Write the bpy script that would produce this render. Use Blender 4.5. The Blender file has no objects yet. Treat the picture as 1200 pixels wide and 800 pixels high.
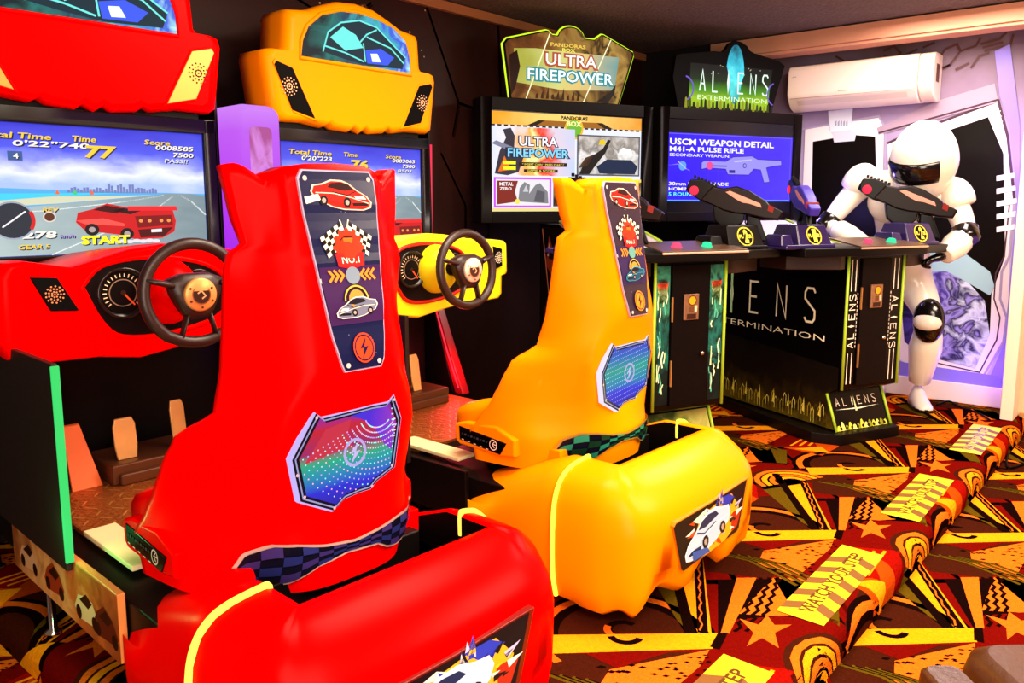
import bpy, bmesh, math, random
from mathutils import Vector, Matrix
random.seed(7)
C = bpy.context.scene.collection
R = math.radians
# ---------------------------------------------------------------- calibration
CF, CPY, CHZ, CH = 950.0, 373.0, 240.0, 1.3
CA = R(40.5)
PITCH = math.atan2(CPY-CHZ, CF)
def ray(x, y):
    c, s = math.cos(PITCH), math.sin(PITCH)
    X = x-600; v = CPY-y
    Y = CF*c+v*s; Z = -CF*s+v*c
    return Vector((X*math.cos(CA)-Y*math.sin(CA), X*math.sin(CA)+Y*math.cos(CA), Z))
CAM = Vector((0, 0, CH))
def hit(x, y, n, d):
    r = ray(x, y); n = Vector(n)
    return CAM+r*((d-n.dot(CAM))/n.dot(r))
class Fr:
    """a thing's frame: origin on the floor and heading; tr() measures a point of the thing on one of its own planes"""
    def __init__(s, ox, oy, a): s.o = (ox, oy); s.a = a
    def loc(s, P):
        dx, dy = P[0]-s.o[0], P[1]-s.o[1]; c, n = math.cos(s.a), math.sin(s.a)
        return Vector((dx*c+dy*n, -dx*n+dy*c, P[2]))
    def tr(s, x, y, ax, k):
        c, n = math.cos(s.a), math.sin(s.a)
        if ax == 2: return s.loc(hit(x, y, (0, 0, 1), k))
        nn = Vector((c, n, 0)) if ax == 0 else Vector((-n, c, 0))
        return s.loc(hit(x, y, nn, nn.x*s.o[0]+nn.y*s.o[1]+k))
FR = Fr(-2.299, 1.224, R(87.4)); FY = Fr(-2.305, 2.414, R(89.2)); FA = Fr(-1.451, 4.428, R(66)); FW = Fr(0, 0, 0)
# ---------------------------------------------------------------- materials
def lin(h):
    h = h.lstrip('#'); o = []
    for i in (0, 2, 4):
        v = int(h[i:i+2], 16)/255
        o.append(v/12.92 if v <= .04045 else ((v+.055)/1.055)**2.4)
    return tuple(o)+(1,)
MC = {}
def mat(h, rough=.5, metal=0, emit=0, spec=.3, bump=0, bscale=200, noise=0, nscale=6, alpha=1, coat=0):
    key = (h, rough, metal, emit, spec, bump, bscale, noise, nscale, alpha, coat)
    if key in MC: return MC[key]
    m = bpy.data.materials.new('surface_'+(h.strip('#') if isinstance(h, str) else 'plastic')); m.use_nodes = True
    nt = m.node_tree; b = nt.nodes['Principled BSDF']
    c = lin(h) if isinstance(h, str) else h
    if emit:
        b.inputs['Base Color'].default_value = (0.01, 0.01, 0.01, 1)
        b.inputs['Emission Color'].default_value = c; b.inputs['Emission Strength'].default_value = emit
        b.inputs['Specular IOR Level'].default_value = .05
    else:
        b.inputs['Base Color'].default_value = c
        b.inputs['Specular IOR Level'].default_value = spec
    b.inputs['Roughness'].default_value = rough; b.inputs['Metallic'].default_value = metal
    b.inputs['Coat Weight'].default_value = coat; b.inputs['Coat Roughness'].default_value = .08
    if alpha < 1: b.inputs['Alpha'].default_value = alpha
    tc = nt.nodes.new('ShaderNodeTexCoord')
    if bump:
        n = nt.nodes.new('ShaderNodeTexNoise'); n.inputs['Scale'].default_value = bscale; n.inputs['Detail'].default_value = 3
        nt.links.new(tc.outputs['Object'], n.inputs['Vector'])
        u = nt.nodes.new('ShaderNodeBump'); u.inputs['Strength'].default_value = bump; u.inputs['Distance'].default_value = .01
        nt.links.new(n.outputs['Fac'], u.inputs['Height']); nt.links.new(u.outputs['Normal'], b.inputs['Normal'])
    if noise:
        n = nt.nodes.new('ShaderNodeTexNoise'); n.inputs['Scale'].default_value = nscale; n.inputs['Detail'].default_value = 6
        nt.links.new(tc.outputs['Object'], n.inputs['Vector'])
        rr = nt.nodes.new('ShaderNodeMapRange'); rr.inputs['To Min'].default_value = 1-noise; rr.inputs['To Max'].default_value = 1+noise
        nt.links.new(n.outputs['Fac'], rr.inputs['Value'])
        mx = nt.nodes.new('ShaderNodeVectorMath'); mx.operation = 'SCALE'; mx.inputs[0].default_value = c[:3]
        nt.links.new(rr.outputs['Result'], mx.inputs['Scale'])
        nt.links.new(mx.outputs['Vector'], b.inputs['Emission Color' if emit else 'Base Color'])
    MC[key] = m; return m
def E(h, s=1.0, **k): return mat(h, emit=s, rough=.6, **k)
def ramp_mat(name, stops, axis, lo, hi, strength=1.0, nscale=4, namt=.0, stretch=(1, 1, 1), dist=0):
    """a picture on a lit screen: colours along one object axis, broken up by noise"""
    m = bpy.data.materials.new(name); m.use_nodes = True; nt = m.node_tree; b = nt.nodes['Principled BSDF']
    tc = nt.nodes.new('ShaderNodeTexCoord'); sp = nt.nodes.new('ShaderNodeSeparateXYZ'); nt.links.new(tc.outputs['Object'], sp.inputs[0])
    mr = nt.nodes.new('ShaderNodeMapRange'); mr.inputs['From Min'].default_value = lo; mr.inputs['From Max'].default_value = hi
    nt.links.new(sp.outputs[axis], mr.inputs['Value'])
    mp = nt.nodes.new('ShaderNodeMapping'); mp.inputs['Scale'].default_value = stretch; nt.links.new(tc.outputs['Object'], mp.inputs['Vector'])
    n = nt.nodes.new('ShaderNodeTexNoise'); n.inputs['Scale'].default_value = nscale; n.inputs['Detail'].default_value = 5; n.inputs['Distortion'].default_value = dist
    nt.links.new(mp.outputs[0], n.inputs['Vector'])
    a = nt.nodes.new('ShaderNodeMath'); a.operation = 'MULTIPLY_ADD'; a.inputs[1].default_value = namt; nt.links.new(n.outputs['Fac'], a.inputs[0])
    s2 = nt.nodes.new('ShaderNodeMath'); s2.operation = 'SUBTRACT'; s2.inputs[1].default_value = namt/2; nt.links.new(mr.outputs[0], s2.inputs[0])
    nt.links.new(s2.outputs[0], a.inputs[2])
    r = nt.nodes.new('ShaderNodeValToRGB'); nt.links.new(a.outputs[0], r.inputs[0])
    el = r.color_ramp.elements
    while len(el) < len(stops): el.new(.5)
    for e, (p, h) in zip(el, stops): e.position = p; e.color = lin(h)
    if strength:
        b.inputs['Base Color'].default_value = (.01, .01, .01, 1); b.inputs['Specular IOR Level'].default_value = .05
        nt.links.new(r.outputs[0], b.inputs['Emission Color']); b.inputs['Emission Strength'].default_value = strength
    else:
        nt.links.new(r.outputs[0], b.inputs['Base Color']); b.inputs['Roughness'].default_value = .5; b.inputs['Specular IOR Level'].default_value = .2
    return m
# ---------------------------------------------------------------- mesh building
class MB:
    def __init__(s): s.v = []; s.f = []; s.m = []; s.sm = []
    def add(s, vs, fs, mi=0, smooth=False):
        o = len(s.v); s.v += [Vector(v) for v in vs]
        for f in fs: s.f.append([i+o for i in f]); s.m.append(mi); s.sm.append(smooth)
        return s
    def box(s, a, b, mi=0, rot=None, c=None):
        x0, y0, z0 = a; x1, y1, z1 = b
        vs = [Vector(p) for p in ((x0, y0, z0), (x1, y0, z0), (x1, y1, z0), (x0, y1, z0), (x0, y0, z1), (x1, y0, z1), (x1, y1, z1), (x0, y1, z1))]
        if rot is not None:
            cc = Vector(c) if c else (vs[0]+vs[6])/2
            vs = [rot@(v-cc)+cc for v in vs]
        return s.add(vs, [(3, 2, 1, 0), (4, 5, 6, 7), (0, 1, 5, 4), (1, 2, 6, 5), (2, 3, 7, 6), (3, 0, 4, 7)], mi)
    def prism(s, pts, d, mi=0, mi_side=None, smooth=False):
        """pts: 3-D outline, d: extrusion vector"""
        n = len(pts); d = Vector(d); A = [Vector(p) for p in pts]
        s.add(A+[p+d for p in A], [], mi); o = len(s.v)-2*n
        s.f.append([o+i for i in range(n)]); s.m.append(mi); s.sm.append(False)
        s.f.append([o+n+i for i in reversed(range(n))]); s.m.append(mi); s.sm.append(False)
        for i in range(n):
            j = (i+1) % n
            s.f.append([o+j, o+i, o+n+i, o+n+j]); s.m.append(mi if mi_side is None else mi_side); s.sm.append(smooth)
        return s
    def loft(s, rings, mi=0, cap=True, smooth=True, closed=True):
        n = len(rings[0]); o = len(s.v)
        for r in rings: s.v += [Vector(p) for p in r]
        for k in range(len(rings)-1):
            for i in range(n if closed else n-1):
                j = (i+1) % n
                s.f.append([o+k*n+i, o+k*n+j, o+(k+1)*n+j, o+(k+1)*n+i]); s.m.append(mi); s.sm.append(smooth)
        if cap and closed:
            s.f.append([o+i for i in reversed(range(n))]); s.m.append(mi); s.sm.append(False)
            q = o+(len(rings)-1)*n
            s.f.append([q+i for i in range(n)]); s.m.append(mi); s.sm.append(False)
        return s
    def tube(s, path, r, mi=0, n=10, closed=False, flat=1.0):
        P = [Vector(p) for p in path]; m = len(P); rings = []
        up = Vector((0, 0, 1)); pn = None
        for i in range(m):
            if closed: t = (P[(i+1) % m]-P[i-1])
            else: t = P[min(i+1, m-1)]-P[max(i-1, 0)]
            t.normalize()
            if pn is None:
                a = up if abs(t.dot(up)) < .9 else Vector((1, 0, 0)); pn = t.cross(a).normalized()
            pn = (pn-t*pn.dot(t)).normalized(); bn = t.cross(pn)
            rr = r[i] if isinstance(r, (list, tuple)) else r
            rings.append([P[i]+pn*math.cos(2*math.pi*k/n)*rr+bn*math.sin(2*math.pi*k/n)*rr*flat for k in range(n)])
        if closed:
            rings.append(rings[0]); return s.loft(rings, mi, cap=False)
        return s.loft(rings, mi)
    def lathe(s, prof, o, ax, mi=0, n=24):
        """prof: (radius, distance along ax)"""
        ax = Vector(ax).normalized(); a = Vector((0, 0, 1)) if abs(ax.z) < .9 else Vector((1, 0, 0))
        e1 = ax.cross(a).normalized(); e2 = ax.cross(e1); o = Vector(o)
        rings = [[o+ax*h+(e1*math.cos(2*math.pi*k/n)+e2*math.sin(2*math.pi*k/n))*max(r, 1e-4) for k in range(n)] for r, h in prof]
        return s.loft(rings, mi)
    def ell(s, c, rx, ry, rz, mi=0, rot=None, n=20, m=12, fn=None):
        c = Vector(c); rings = []
        for j in range(m+1):
            th = math.pi*j/m; ring = []
            for k in range(n):
                ph = 2*math.pi*k/n
                d = Vector((math.sin(th)*math.cos(ph), math.sin(th)*math.sin(ph), -math.cos(th)))
                if j in (0, m): d = Vector((1e-4*math.cos(ph), 1e-4*math.sin(ph), d.z))
                if fn: d = fn(d)
                p = Vector((d.x*rx, d.y*ry, d.z*rz))
                if rot is not None: p = rot@p
                ring.append(c+p)
            rings.append(ring)
        return s.loft(rings, mi)
    def build(s, name, mats, parent=None, bevel=0, seg=2, subsurf=0, merge=True):
        me = bpy.data.meshes.new(name); me.from_pydata(s.v, [], s.f)
        if not isinstance(mats, (list, tuple)): mats = [mats]
        for m in mats: me.materials.append(m)
        me.polygons.foreach_set('material_index', s.m); me.polygons.foreach_set('use_smooth', s.sm); me.update()
        bm = bmesh.new(); bm.from_mesh(me)
        if merge: bmesh.ops.remove_doubles(bm, verts=bm.verts, dist=1e-5)
        bmesh.ops.recalc_face_normals(bm, faces=bm.faces); bm.to_mesh(me); bm.free()
        ob = bpy.data.objects.new(name, me); C.objects.link(ob)
        if parent: ob.parent = parent
        if bevel:
            b = ob.modifiers.new('bevel', 'BEVEL'); b.width = bevel; b.segments = seg; b.limit_method = 'ANGLE'; b.angle_limit = R(35); b.harden_normals = False
            for p in me.polygons: p.use_smooth = True
            w = ob.modifiers.new('wn', 'WEIGHTED_NORMAL'); w.keep_sharp = True
        if subsurf:
            b = ob.modifiers.new('sub', 'SUBSURF'); b.levels = subsurf; b.render_levels = subsurf
        return ob
def box(name, a, b, m, parent=None, bevel=.004, **k): return MB().box(a, b, **k).build(name, m, parent, bevel)
def tag(o, label=None, cat=None, group=None, kind=None):
    if label: o['label'] = label
    if cat: o['category'] = cat
    if group: o['group'] = group
    if kind: o['kind'] = kind
    return o
def thing(name, label, cat, loc=(0, 0, 0), rz=0, group=None):
    o = bpy.data.objects.new(name, None); C.objects.link(o); o.empty_display_size = .1
    o.location = loc; o.rotation_euler = (0, 0, rz); return tag(o, label, cat, group)
def struct(o): o['kind'] = 'structure'; return o
def circle(cx, cy, r, n=24, a0=0, a1=360, ry=None):
    full = abs(a1-a0) >= 360; k = n if full else n+1
    return [(cx+r*math.cos(R(a0+(a1-a0)*i/n)), cy+(ry or r)*math.sin(R(a0+(a1-a0)*i/n))) for i in range(k)]
def rrect(x0, y0, x1, y1, r, n=5):
    o = []
    for cx, cy, a in ((x1-r, y1-r, 0), (x0+r, y1-r, 90), (x0+r, y0+r, 180), (x1-r, y0+r, 270)):
        o += [(cx+r*math.cos(R(a+90*i/n)), cy+r*math.sin(R(a+90*i/n))) for i in range(n+1)]
    return o
TC = {}
def glyphs(txt, bold=0):
    if (txt, bold) in TC: return TC[(txt, bold)]
    cu = bpy.data.curves.new('t', 'FONT'); cu.body = txt; cu.offset = bold; cu.resolution_u = 2
    ob = bpy.data.objects.new('t', cu); C.objects.link(ob)
    dg = bpy.context.evaluated_depsgraph_get(); me = ob.evaluated_get(dg).to_mesh()
    vs = [(v.co.x, v.co.y) for v in me.vertices]; fs = [tuple(p.vertices) for p in me.polygons]
    ob.evaluated_get(dg).to_mesh_clear(); bpy.data.objects.remove(ob); bpy.data.curves.remove(cu)
    x0 = min(v[0] for v in vs); x1 = max(v[0] for v in vs); y0 = min(v[1] for v in vs); y1 = max(v[1] for v in vs)
    r = ([((x-x0)/(x1-x0), (y-y0)/(y1-y0)) for x, y in vs], fs); TC[(txt, bold)] = r; return r
class Art:
    """flat printed or displayed artwork: thin layers on one surface"""
    def __init__(s, fn, step=.00025): s.fn = fn; s.st = step; s.L = 0; s.mb = MB(); s.ms = []
    def mi(s, m):
        if isinstance(m, str): m = s.dm(m)
        if m not in s.ms: s.ms.append(m)
        return s.ms.index(m)
    dm = staticmethod(lambda h: mat(h, rough=.35, spec=.1))
    def poly(s, pts, m, up=1):
        s.L += up; s.mb.add([s.fn(x, y, s.L*s.st) for x, y in pts], [list(range(len(pts)))], s.mi(m)); return s
    def quads(s, A, B, m, up=1, closed=False):
        s.L += up; n = len(A); vs = [s.fn(x, y, s.L*s.st) for x, y in A+B]
        s.mb.add(vs, [(i, (i+1) % n, n+(i+1) % n, n+i) for i in range(n if closed else n-1)], s.mi(m)); return s
    def ring(s, cx, cy, r0, r1, m, up=1, a0=0, a1=360, n=28, asp=1):
        return s.quads(circle(cx, cy, r0, n, a0, a1, r0*asp), circle(cx, cy, r1, n, a0, a1, r1*asp), m, up, abs(a1-a0) >= 360)
    def disc(s, cx, cy, r, m, up=1, asp=1, n=20): return s.poly(circle(cx, cy, r, n, ry=r*asp), m, up)
    def line(s, pts, w, m, up=1, closed=False):
        P = [Vector((p[0], p[1])) for p in pts]; n = len(P); A = []; B = []
        for i in range(n):
            if closed: a, b = P[i]-P[i-1], P[(i+1) % n]-P[i]
            else: a = P[i]-P[i-1] if i else P[1]-P[0]; b = P[i+1]-P[i] if i < n-1 else P[i]-P[i-1]
            a.normalize(); b.normalize(); t = a+b
            if t.length < .2: t = b
            t.normalize(); nn = Vector((-t.y, t.x)); k = w/2/max(.45, abs(nn.dot(Vector((-b.y, b.x)))))
            A.append(tuple(P[i]+nn*k)); B.append(tuple(P[i]-nn*k))
        return s.quads(A, B, m, up, closed)
    def text(s, txt, x0, y0, x1, y1, m, bold=.02, up=1, shear=0, rot=0, corners=None):
        """fitted to the box x0..x1, y0..y1, or to four corners (bl, br, tr, tl)"""
        s.L += up; vs, fs = glyphs(txt, bold); o = []
        for u, v in vs:
            if corners:
                bl, br, tr, tl = corners
                x = (1-v)*((1-u)*bl[0]+u*br[0])+v*((1-u)*tl[0]+u*tr[0]); y = (1-v)*((1-u)*bl[1]+u*br[1])+v*((1-u)*tl[1]+u*tr[1])
            else:
                x = x0+u*(x1-x0)+shear*v*(y1-y0); y = y0+v*(y1-y0)
            o.append(s.fn(x, y, s.L*s.st))
        s.mb.add(o, fs, s.mi(m)); return s
    def build(s, name, parent=None): return s.mb.build(name, s.ms, parent, merge=False)
def plane(o, ex, ey, n):
    o, ex, ey, n = Vector(o), Vector(ex), Vector(ey), Vector(n)
    return lambda x, y, h: o+ex*x+ey*y+n*h
def catmull(P, n):
    o = []; m = len(P)
    for i in range(m-1):
        p0, p1, p2, p3 = P[max(i-1, 0)], P[i], P[i+1], P[min(i+2, m-1)]
        for k in range(n):
            t = k/n
            o.append(tuple(.5*((2*b)+(-a+c)*t+(2*a-5*b+4*c-d)*t*t+(-a+3*b-3*c+d)*t**3) for a, b, c, d in zip(p0, p1, p2, p3)))
    o.append(tuple(P[-1])); return o
# common finishes
BLACK = mat('#0b0606', rough=.4, spec=.12); BLK = mat('#050303', rough=.6, spec=.06); GLOSSB = mat('#060304', rough=.2, spec=.15)
STEEL = mat('#c98a4a', rough=.35, metal=.6, noise=.15, nscale=20); CHROME = mat('#d8cfc8', rough=.15, metal=1)
# ---------------------------------------------------------------- carpet
OR, YO, DR, BK, OL, DO, BR, RD = '#dc6414', '#f09410', '#640804', '#120504', '#564008', '#b84008', '#3a1408', '#8c0c05'
def carpet_mat(h): return mat(h, rough=.95, spec=.0, noise=.35, nscale=90, bump=.5, bscale=260)
def wob(a, b, n=10, w=.006):
    o = []
    for i in range(n+1):
        t = i/n; o.append((a[0]+(b[0]-a[0])*t+(w if i % 2 else -w), a[1]+(b[1]-a[1])*t))
    return o
def tile():
    """one repeat of the pattern as (layer, polygon, colour)"""
    T = []
    def P(l, pts, c): T.append((l, pts, c))
    def ST(l, pts, w, c):
        a = Art(lambda x, y, h: Vector((x, y, 0))); a.line(pts, w, OR)
        for f in a.mb.f: T.append((l, [tuple(a.mb.v[i][:2]) for i in f], c))
    def RG(l, cx, cy, r0, r1, a0, a1, c, n=14):
        A = circle(cx, cy, r0, n, a0, a1); B = circle(cx, cy, r1, n, a0, a1)
        for i in range(n): T.append((l, [A[i], A[i+1], B[i+1], B[i]], c))
    P(0, [(-.55, -.45), (.47, -.45), (.47, .36), (-.55, .36)], DR)
    P(1, [(-.55, -.1), (-.1, -.1), (-.42, -.42), (-.62, -.35)], BR)
    P(1, [(-.62, 0), (-.38, .36), (.0, .42), (-.1, 0)], BR)
    P(1, [(.0, .0), (.1, .36), (.3, .36), (.46, .0), (.3, -.1)], BK)
    P(2, [(.30, .37), (.49, .30), (.40, .05), (.28, .12)], OL)
    # wheel half above the bar
    P(2, circle(-.29, 0, .285, 22, 0, 180), BK)
    RG(3, -.29, 0, .235, .265, 0, 180, OR); P(3, circle(-.29, 0, .20, 18, 0, 180), BR)
    RG(4, -.285, .03, .035, .058, 40, 320, BK); RG(5, -.285, .03, .04, .062, 150, 260, OR)
    # tall wedges
    P(3, [(-.085, .0), (-.02, .70), (.12, .66), (-.02, .0)], YO)
    P(3, [(-.10, .0), (-.14, .50), (-.04, .70), (-.06, .0)], OL)
    ST(4, [(-.085, .0), (-.005, .70)], .035, BK)
    ST(4, [(-.045, .005), (.09, .60)], .032, BK)
    ST(5, wob((-.047, .02), (.088, .58), 16, .004), .006, OR)
    P(3, [(.008, .0), (.035, .0), (.24, .37), (.17, .37)], OR)
    for k in range(3): ST(4, wob((.06+k*.035, .01), (.26+k*.03, .37), 14, .007), .012, BK)
    P(2, [(.10, .12), (.36, .08), (.42, .36), (.30, .37)], OR)
    # bar
    P(6, [(-.52, .004), (.0, .002), (-.04, -.085), (-.54, -.10)], YO)
    P(7, [(0, .002), (.03, .0), (-.02, -.09), (-.045, -.075)], BK)
    RG(8, -.285, .0, .035, .058, 190, 330, BK)
    # below the bar
    P(5, [(-.42, -.1), (-.17, -.1), (-.34, -.18)], DR)
    P(4, [(-.36, -.185), (-.05, -.09), (-.10, -.175), (-.31, -.40), (-.42, -.30)], OR)
    random.seed(5)
    for i in range(60):
        u, v = random.random(), random.random()
        x = -.07-.32*u+.02*v; y = -.115-.28*v*(.25+u)-.05*u
        if y < -.39 or y < -.09+(x+.05)*1.15-.02+ -.04: continue
        r = .006+.006*u
        P(6, [(x-r*1.3, y), (x, y+r*.7), (x+r*1.3, y), (x, y-r*.7)], BK)
    for k in range(4):
        o = k*.035
        ST(5, [(-.54+o, -.20-o*.3), (-.44+o, -.27-o*.3), (-.38+o, -.38-o*.2), (-.34+o, -.47)], .016, OL)
        ST(6, [(-.53+o, -.20-o*.3), (-.43+o, -.27-o*.3), (-.37+o, -.38-o*.2), (-.33+o, -.47)], .005, BK)
    # star on the dark red field
    P(2, [(.05, .08), (.30, .11), (.47, .05), (.20, -.17), (-.02, -.09)], DR)
    P(7, [(.093, .087), (.141, .047), (.188, .107), (.19, .045), (.245, .046), (.175, -.001), (.157, -.087), (.126, -.03), (.065, -.075), (.11, .0)], OR)
    # curls right
    for k in range(4): RG(4, .34, -.20, .05+.035*k, .075+.035*k, 20, 200, YO if k % 2 == 0 else OR, 9)
    P(3, circle(.34, -.2, .20, 12, 10, 210), BR)
    P(3, [(.0, -.16), (.16, -.2), (.1, -.42), (-.16, -.42)], RD)
    P(4, [(.02, -.2), (.10, -.42), (-.02, -.42)], DO)
    for k in range(3): ST(5, [(-.16+k*.05, -.40), (.02+k*.04, -.2)], .012, YO)
    P(3, [(-.52, .36), (-.36, .2), (-.2, .36)], DO); P(4, [(-.46, .32), (-.3, .24), (-.3, .36)], YO)
    return T
TILE = tile()
def build_carpet(name, org, X0, X1, Y0, Y1, wrap, cutsx=(), cutsy=(), base=None):
    th = R(42); e1 = Vector((math.cos(th), math.sin(th))); e2 = Vector((-math.sin(th), math.cos(th)))
    A = Vector((0, 1.045)); B = e1*1.0
    bm = bmesh.new(); cols = [OR, YO, DR, BK, OL, DO, BR, RD]
    rng = range(-9, 10)
    lay = bm.faces.layers.int.new('layer')
    for i in rng:
        for j in rng:
            o = Vector(org)+A*i+B*j
            if not (X0-1 < o.x < X1+1 and Y0-1.2 < o.y < Y1+1.2): continue
            for l, pts, c in TILE:
                Q = [o+e1*p[0]+e2*p[1] for p in pts]
                if all(q.x < X0 for q in Q) or all(q.x > X1 for q in Q) or all(q.y < Y0 for q in Q) or all(q.y > Y1 for q in Q): continue
                try: f = bm.faces.new([bm.verts.new((q.x, q.y, 0)) for q in Q])
                except ValueError: continue
                f.material_index = cols.index(c); f[lay] = l+1
    nb = 1
    f = bm.faces.new([bm.verts.new(p) for p in ((X0, Y0, 0), (X1, Y0, 0), (X1, Y1, 0), (X0, Y1, 0))]); f.material_index = cols.index(DR)
    def geom(): return list(bm.verts)+list(bm.edges)+list(bm.faces)
    for co, no in (((X0, 0, 0), (-1, 0, 0)), ((X1, 0, 0), (1, 0, 0)), ((0, Y0, 0), (0, -1, 0)), ((0, Y1, 0), (0, 1, 0))):
        bmesh.ops.bisect_plane(bm, geom=geom(), plane_co=co, plane_no=no, clear_outer=True)
    for x in cutsx: bmesh.ops.bisect_plane(bm, geom=geom(), plane_co=(x, 0, 0), plane_no=(1, 0, 0))
    for y in cutsy: bmesh.ops.bisect_plane(bm, geom=geom(), plane_co=(0, y, 0), plane_no=(0, 1, 0))
    hts = {}
    for f in bm.faces:
        for v in f.verts: hts[v] = f[lay]*.00022
        f.normal_update()
        if f.normal.z < 0: f.normal_flip()
    for v in bm.verts: v.co = wrap(v.co.x, v.co.y, hts.get(v, 0))
    me = bpy.data.meshes.new(name); bm.to_mesh(me); bm.free()
    for c in cols: me.materials.append(carpet_mat(c))
    ob = bpy.data.objects.new(name, me); C.objects.link(ob); return struct(ob)
XE, YE, RS, HS = -.80, .84, .055, .10
def wrap_step(x, y, h):
    def w(d):                       # distance past the edge -> (outward, down, normal-out, normal-up)
        L = RS*math.pi/2
        if d <= 0: return 0+d, 0, 0, 1
        if d < L: a = d/RS; return RS*math.sin(a), RS*(1-math.cos(a)), math.sin(a), math.cos(a)
        return RS, RS+(d-L), 1, 0
    ox, dx, nx, ux = w(x-XE); oy, dy, ny, uy = w(YE-y)
    return Vector((XE+ox+nx*h, YE-oy-ny*h, -min(max(dx, dy), HS+.004)+min(ux, uy)*h))
L_ = RS*math.pi/2+HS-RS+.003
cuts = [RS*math.pi/2*k/7 for k in range(8)]
build_carpet('floor_platform', (-1.03, 3.222), -3.45, XE+L_, YE-L_, 5.95, wrap_step, [XE+c for c in cuts], [YE-c for c in cuts])
build_carpet('floor_lower', (-.475, 2.93), -4.2, 2.6, -2.4, 6.0, lambda x, y, h: Vector((x, y, -HS+h)))
# solid platform body under the carpet
struct(MB().box((-3.45, YE-.01, -HS), (XE+.01, 5.95, -.004)).build('floor_base', carpet_mat(BR)))
# warning stickers along the platform edge
A1 = mat('#e8c414', rough=.5, spec=.1); A2 = mat('#7a4e20', rough=.5, spec=.1)
stk = [(1.42, 0, 'yellow and brown watch-your-step sticker at the bottom edge, only its corner in view'),
       (2.43, 0, 'nearest fully visible yellow watch-your-step sticker, beside the yellow pod'),
       (3.53, 0, 'third yellow watch-your-step sticker along the step, level with the shooting cabinet base'),
       (4.72, 0, 'farthest pale watch-your-step sticker on the step, nearest the statue')]
for y0, dx, lab in stk:
    y0 += .0
    cols2 = 9; S = .66; W = .152; x1 = XE+.001; x0 = x1-W
    def fn(u, v, h, y0=y0):          # u along the step, v across
        p = wrap_step(x0+v+(u*-.02), y0+u, .0028+h); return p
    a = Art(fn, .0003)
    a.poly([(0, 0), (S, 0), (S, W), (0, W)], A1)
    a.L += 1
    for lo, hi, ph in ((0, .36*W, .03), (.64*W, W, .085)):
        for k in range(6):
            u0 = ph+k*.11; sl = .035 if lo == 0 else -.035
            q = [(u0, lo), (u0+.055, lo), (u0+.055+sl, hi), (u0+sl, hi)]
            if u0+.09 > S or u0+min(sl, 0) < 0: continue
            a.poly(q, A2, up=0)
    a.text('WATCH YOUR STEP', 0, 0, 1, 1, '#5a3410', bold=.025, corners=[(.05, .66*W), (S-.05, .66*W), (S-.05, .33*W), (.05, .33*W)])
    o = a.build('warning_sticker'); tag(o, lab, 'sticker', 'warning stickers along the step')
# ---------------------------------------------------------------- room shell
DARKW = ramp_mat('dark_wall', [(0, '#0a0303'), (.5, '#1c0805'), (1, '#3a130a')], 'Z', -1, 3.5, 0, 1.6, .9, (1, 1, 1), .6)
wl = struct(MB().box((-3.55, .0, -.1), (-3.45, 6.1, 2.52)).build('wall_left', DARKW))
a = Art(plane((-3.45, 0, 0), (0, 1, 0), (0, 0, 1), (1, 0, 0)), .0005)
for pts in ([(3.3, 2.4), (3.55, 1.9), (3.5, 1.7)], [(3.55, 1.9), (3.9, 1.85), (4.1, 1.95)], [(3.9, 2.5), (3.95, 1.6), (3.8, 1.3), (3.82, .9)], [(3.4, 1.6), (3.6, 1.3), (3.6, .8)],
            [(2.4, 2.3), (2.7, 2.2), (2.9, 2.35)], [(2.4, 2.1), (2.8, 2.05), (3.1, 2.2)], [(2.6, 1.9), (2.9, 1.8), (3.2, 1.85)]):
    a.line(pts, .012, '#050202', up=0)
    a.line([(p[0]+.012, p[1]-.008) for p in pts], .006, '#3a1a10', up=0)
a.L += 1
for k in range(26):
    x = 2.3+random.random()*1.0; z = 1.9+random.random()*.5
    a.disc(x, z, .003+.003*random.random(), '#c8a070', up=0, n=6)
# printed spaceship hull between the two racing headers
a.poly([(2.42, 2.16), (2.62, 2.26), (2.86, 2.34), (2.9, 2.28), (2.66, 2.2), (2.44, 2.12)], '#5a3418', up=1)
for k in range(12): a.poly([(2.46+k*.034, 2.15+k*.014), (2.47+k*.034, 2.155+k*.014), (2.47+k*.034, 2.175+k*.014), (2.46+k*.034, 2.17+k*.014)], '#c89058', up=0 if k else 1)
a.poly([(2.42, 2.0), (2.6, 1.95), (2.95, 1.72), (2.8, 1.72), (2.5, 1.86)], '#6b4a24')
a.build('mural', wl)
struct(MB().box((-3.45, .0, 2.40), (-3.42, 6.0, 2.45)).build('trim_1', mat('#a8673c', rough=.5)))
# small bright far wall part with the air conditioner
WW = mat('#e9cfc0', rough=.6, spec=.15)
MURALB = ramp_mat('mural_ground', [(0, '#b7a8e0'), (.35, '#cfc4dd'), (.7, '#a08cae'), (1, '#5e4440')], 'Z', 0, 2.45, 0, 2, .35)
wb = struct(MB().box((-3.45, 5.95, -.1), (-.86, 6.05, 2.52)).build('wall_back', MURALB))
def W(x, y): p = hit(x, y, (0, 1, 0), 5.95); return (p.x, p.z)
a = Art(plane((0, 5.949, 0), (1, 0, 0), (0, 0, 1), (0, -1, 0)), .0006)
pw, pg, pd = '#f2e4e0', '#a99bb8', '#4a3540'
def PX(l): return [W(*p) for p in l]
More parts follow.
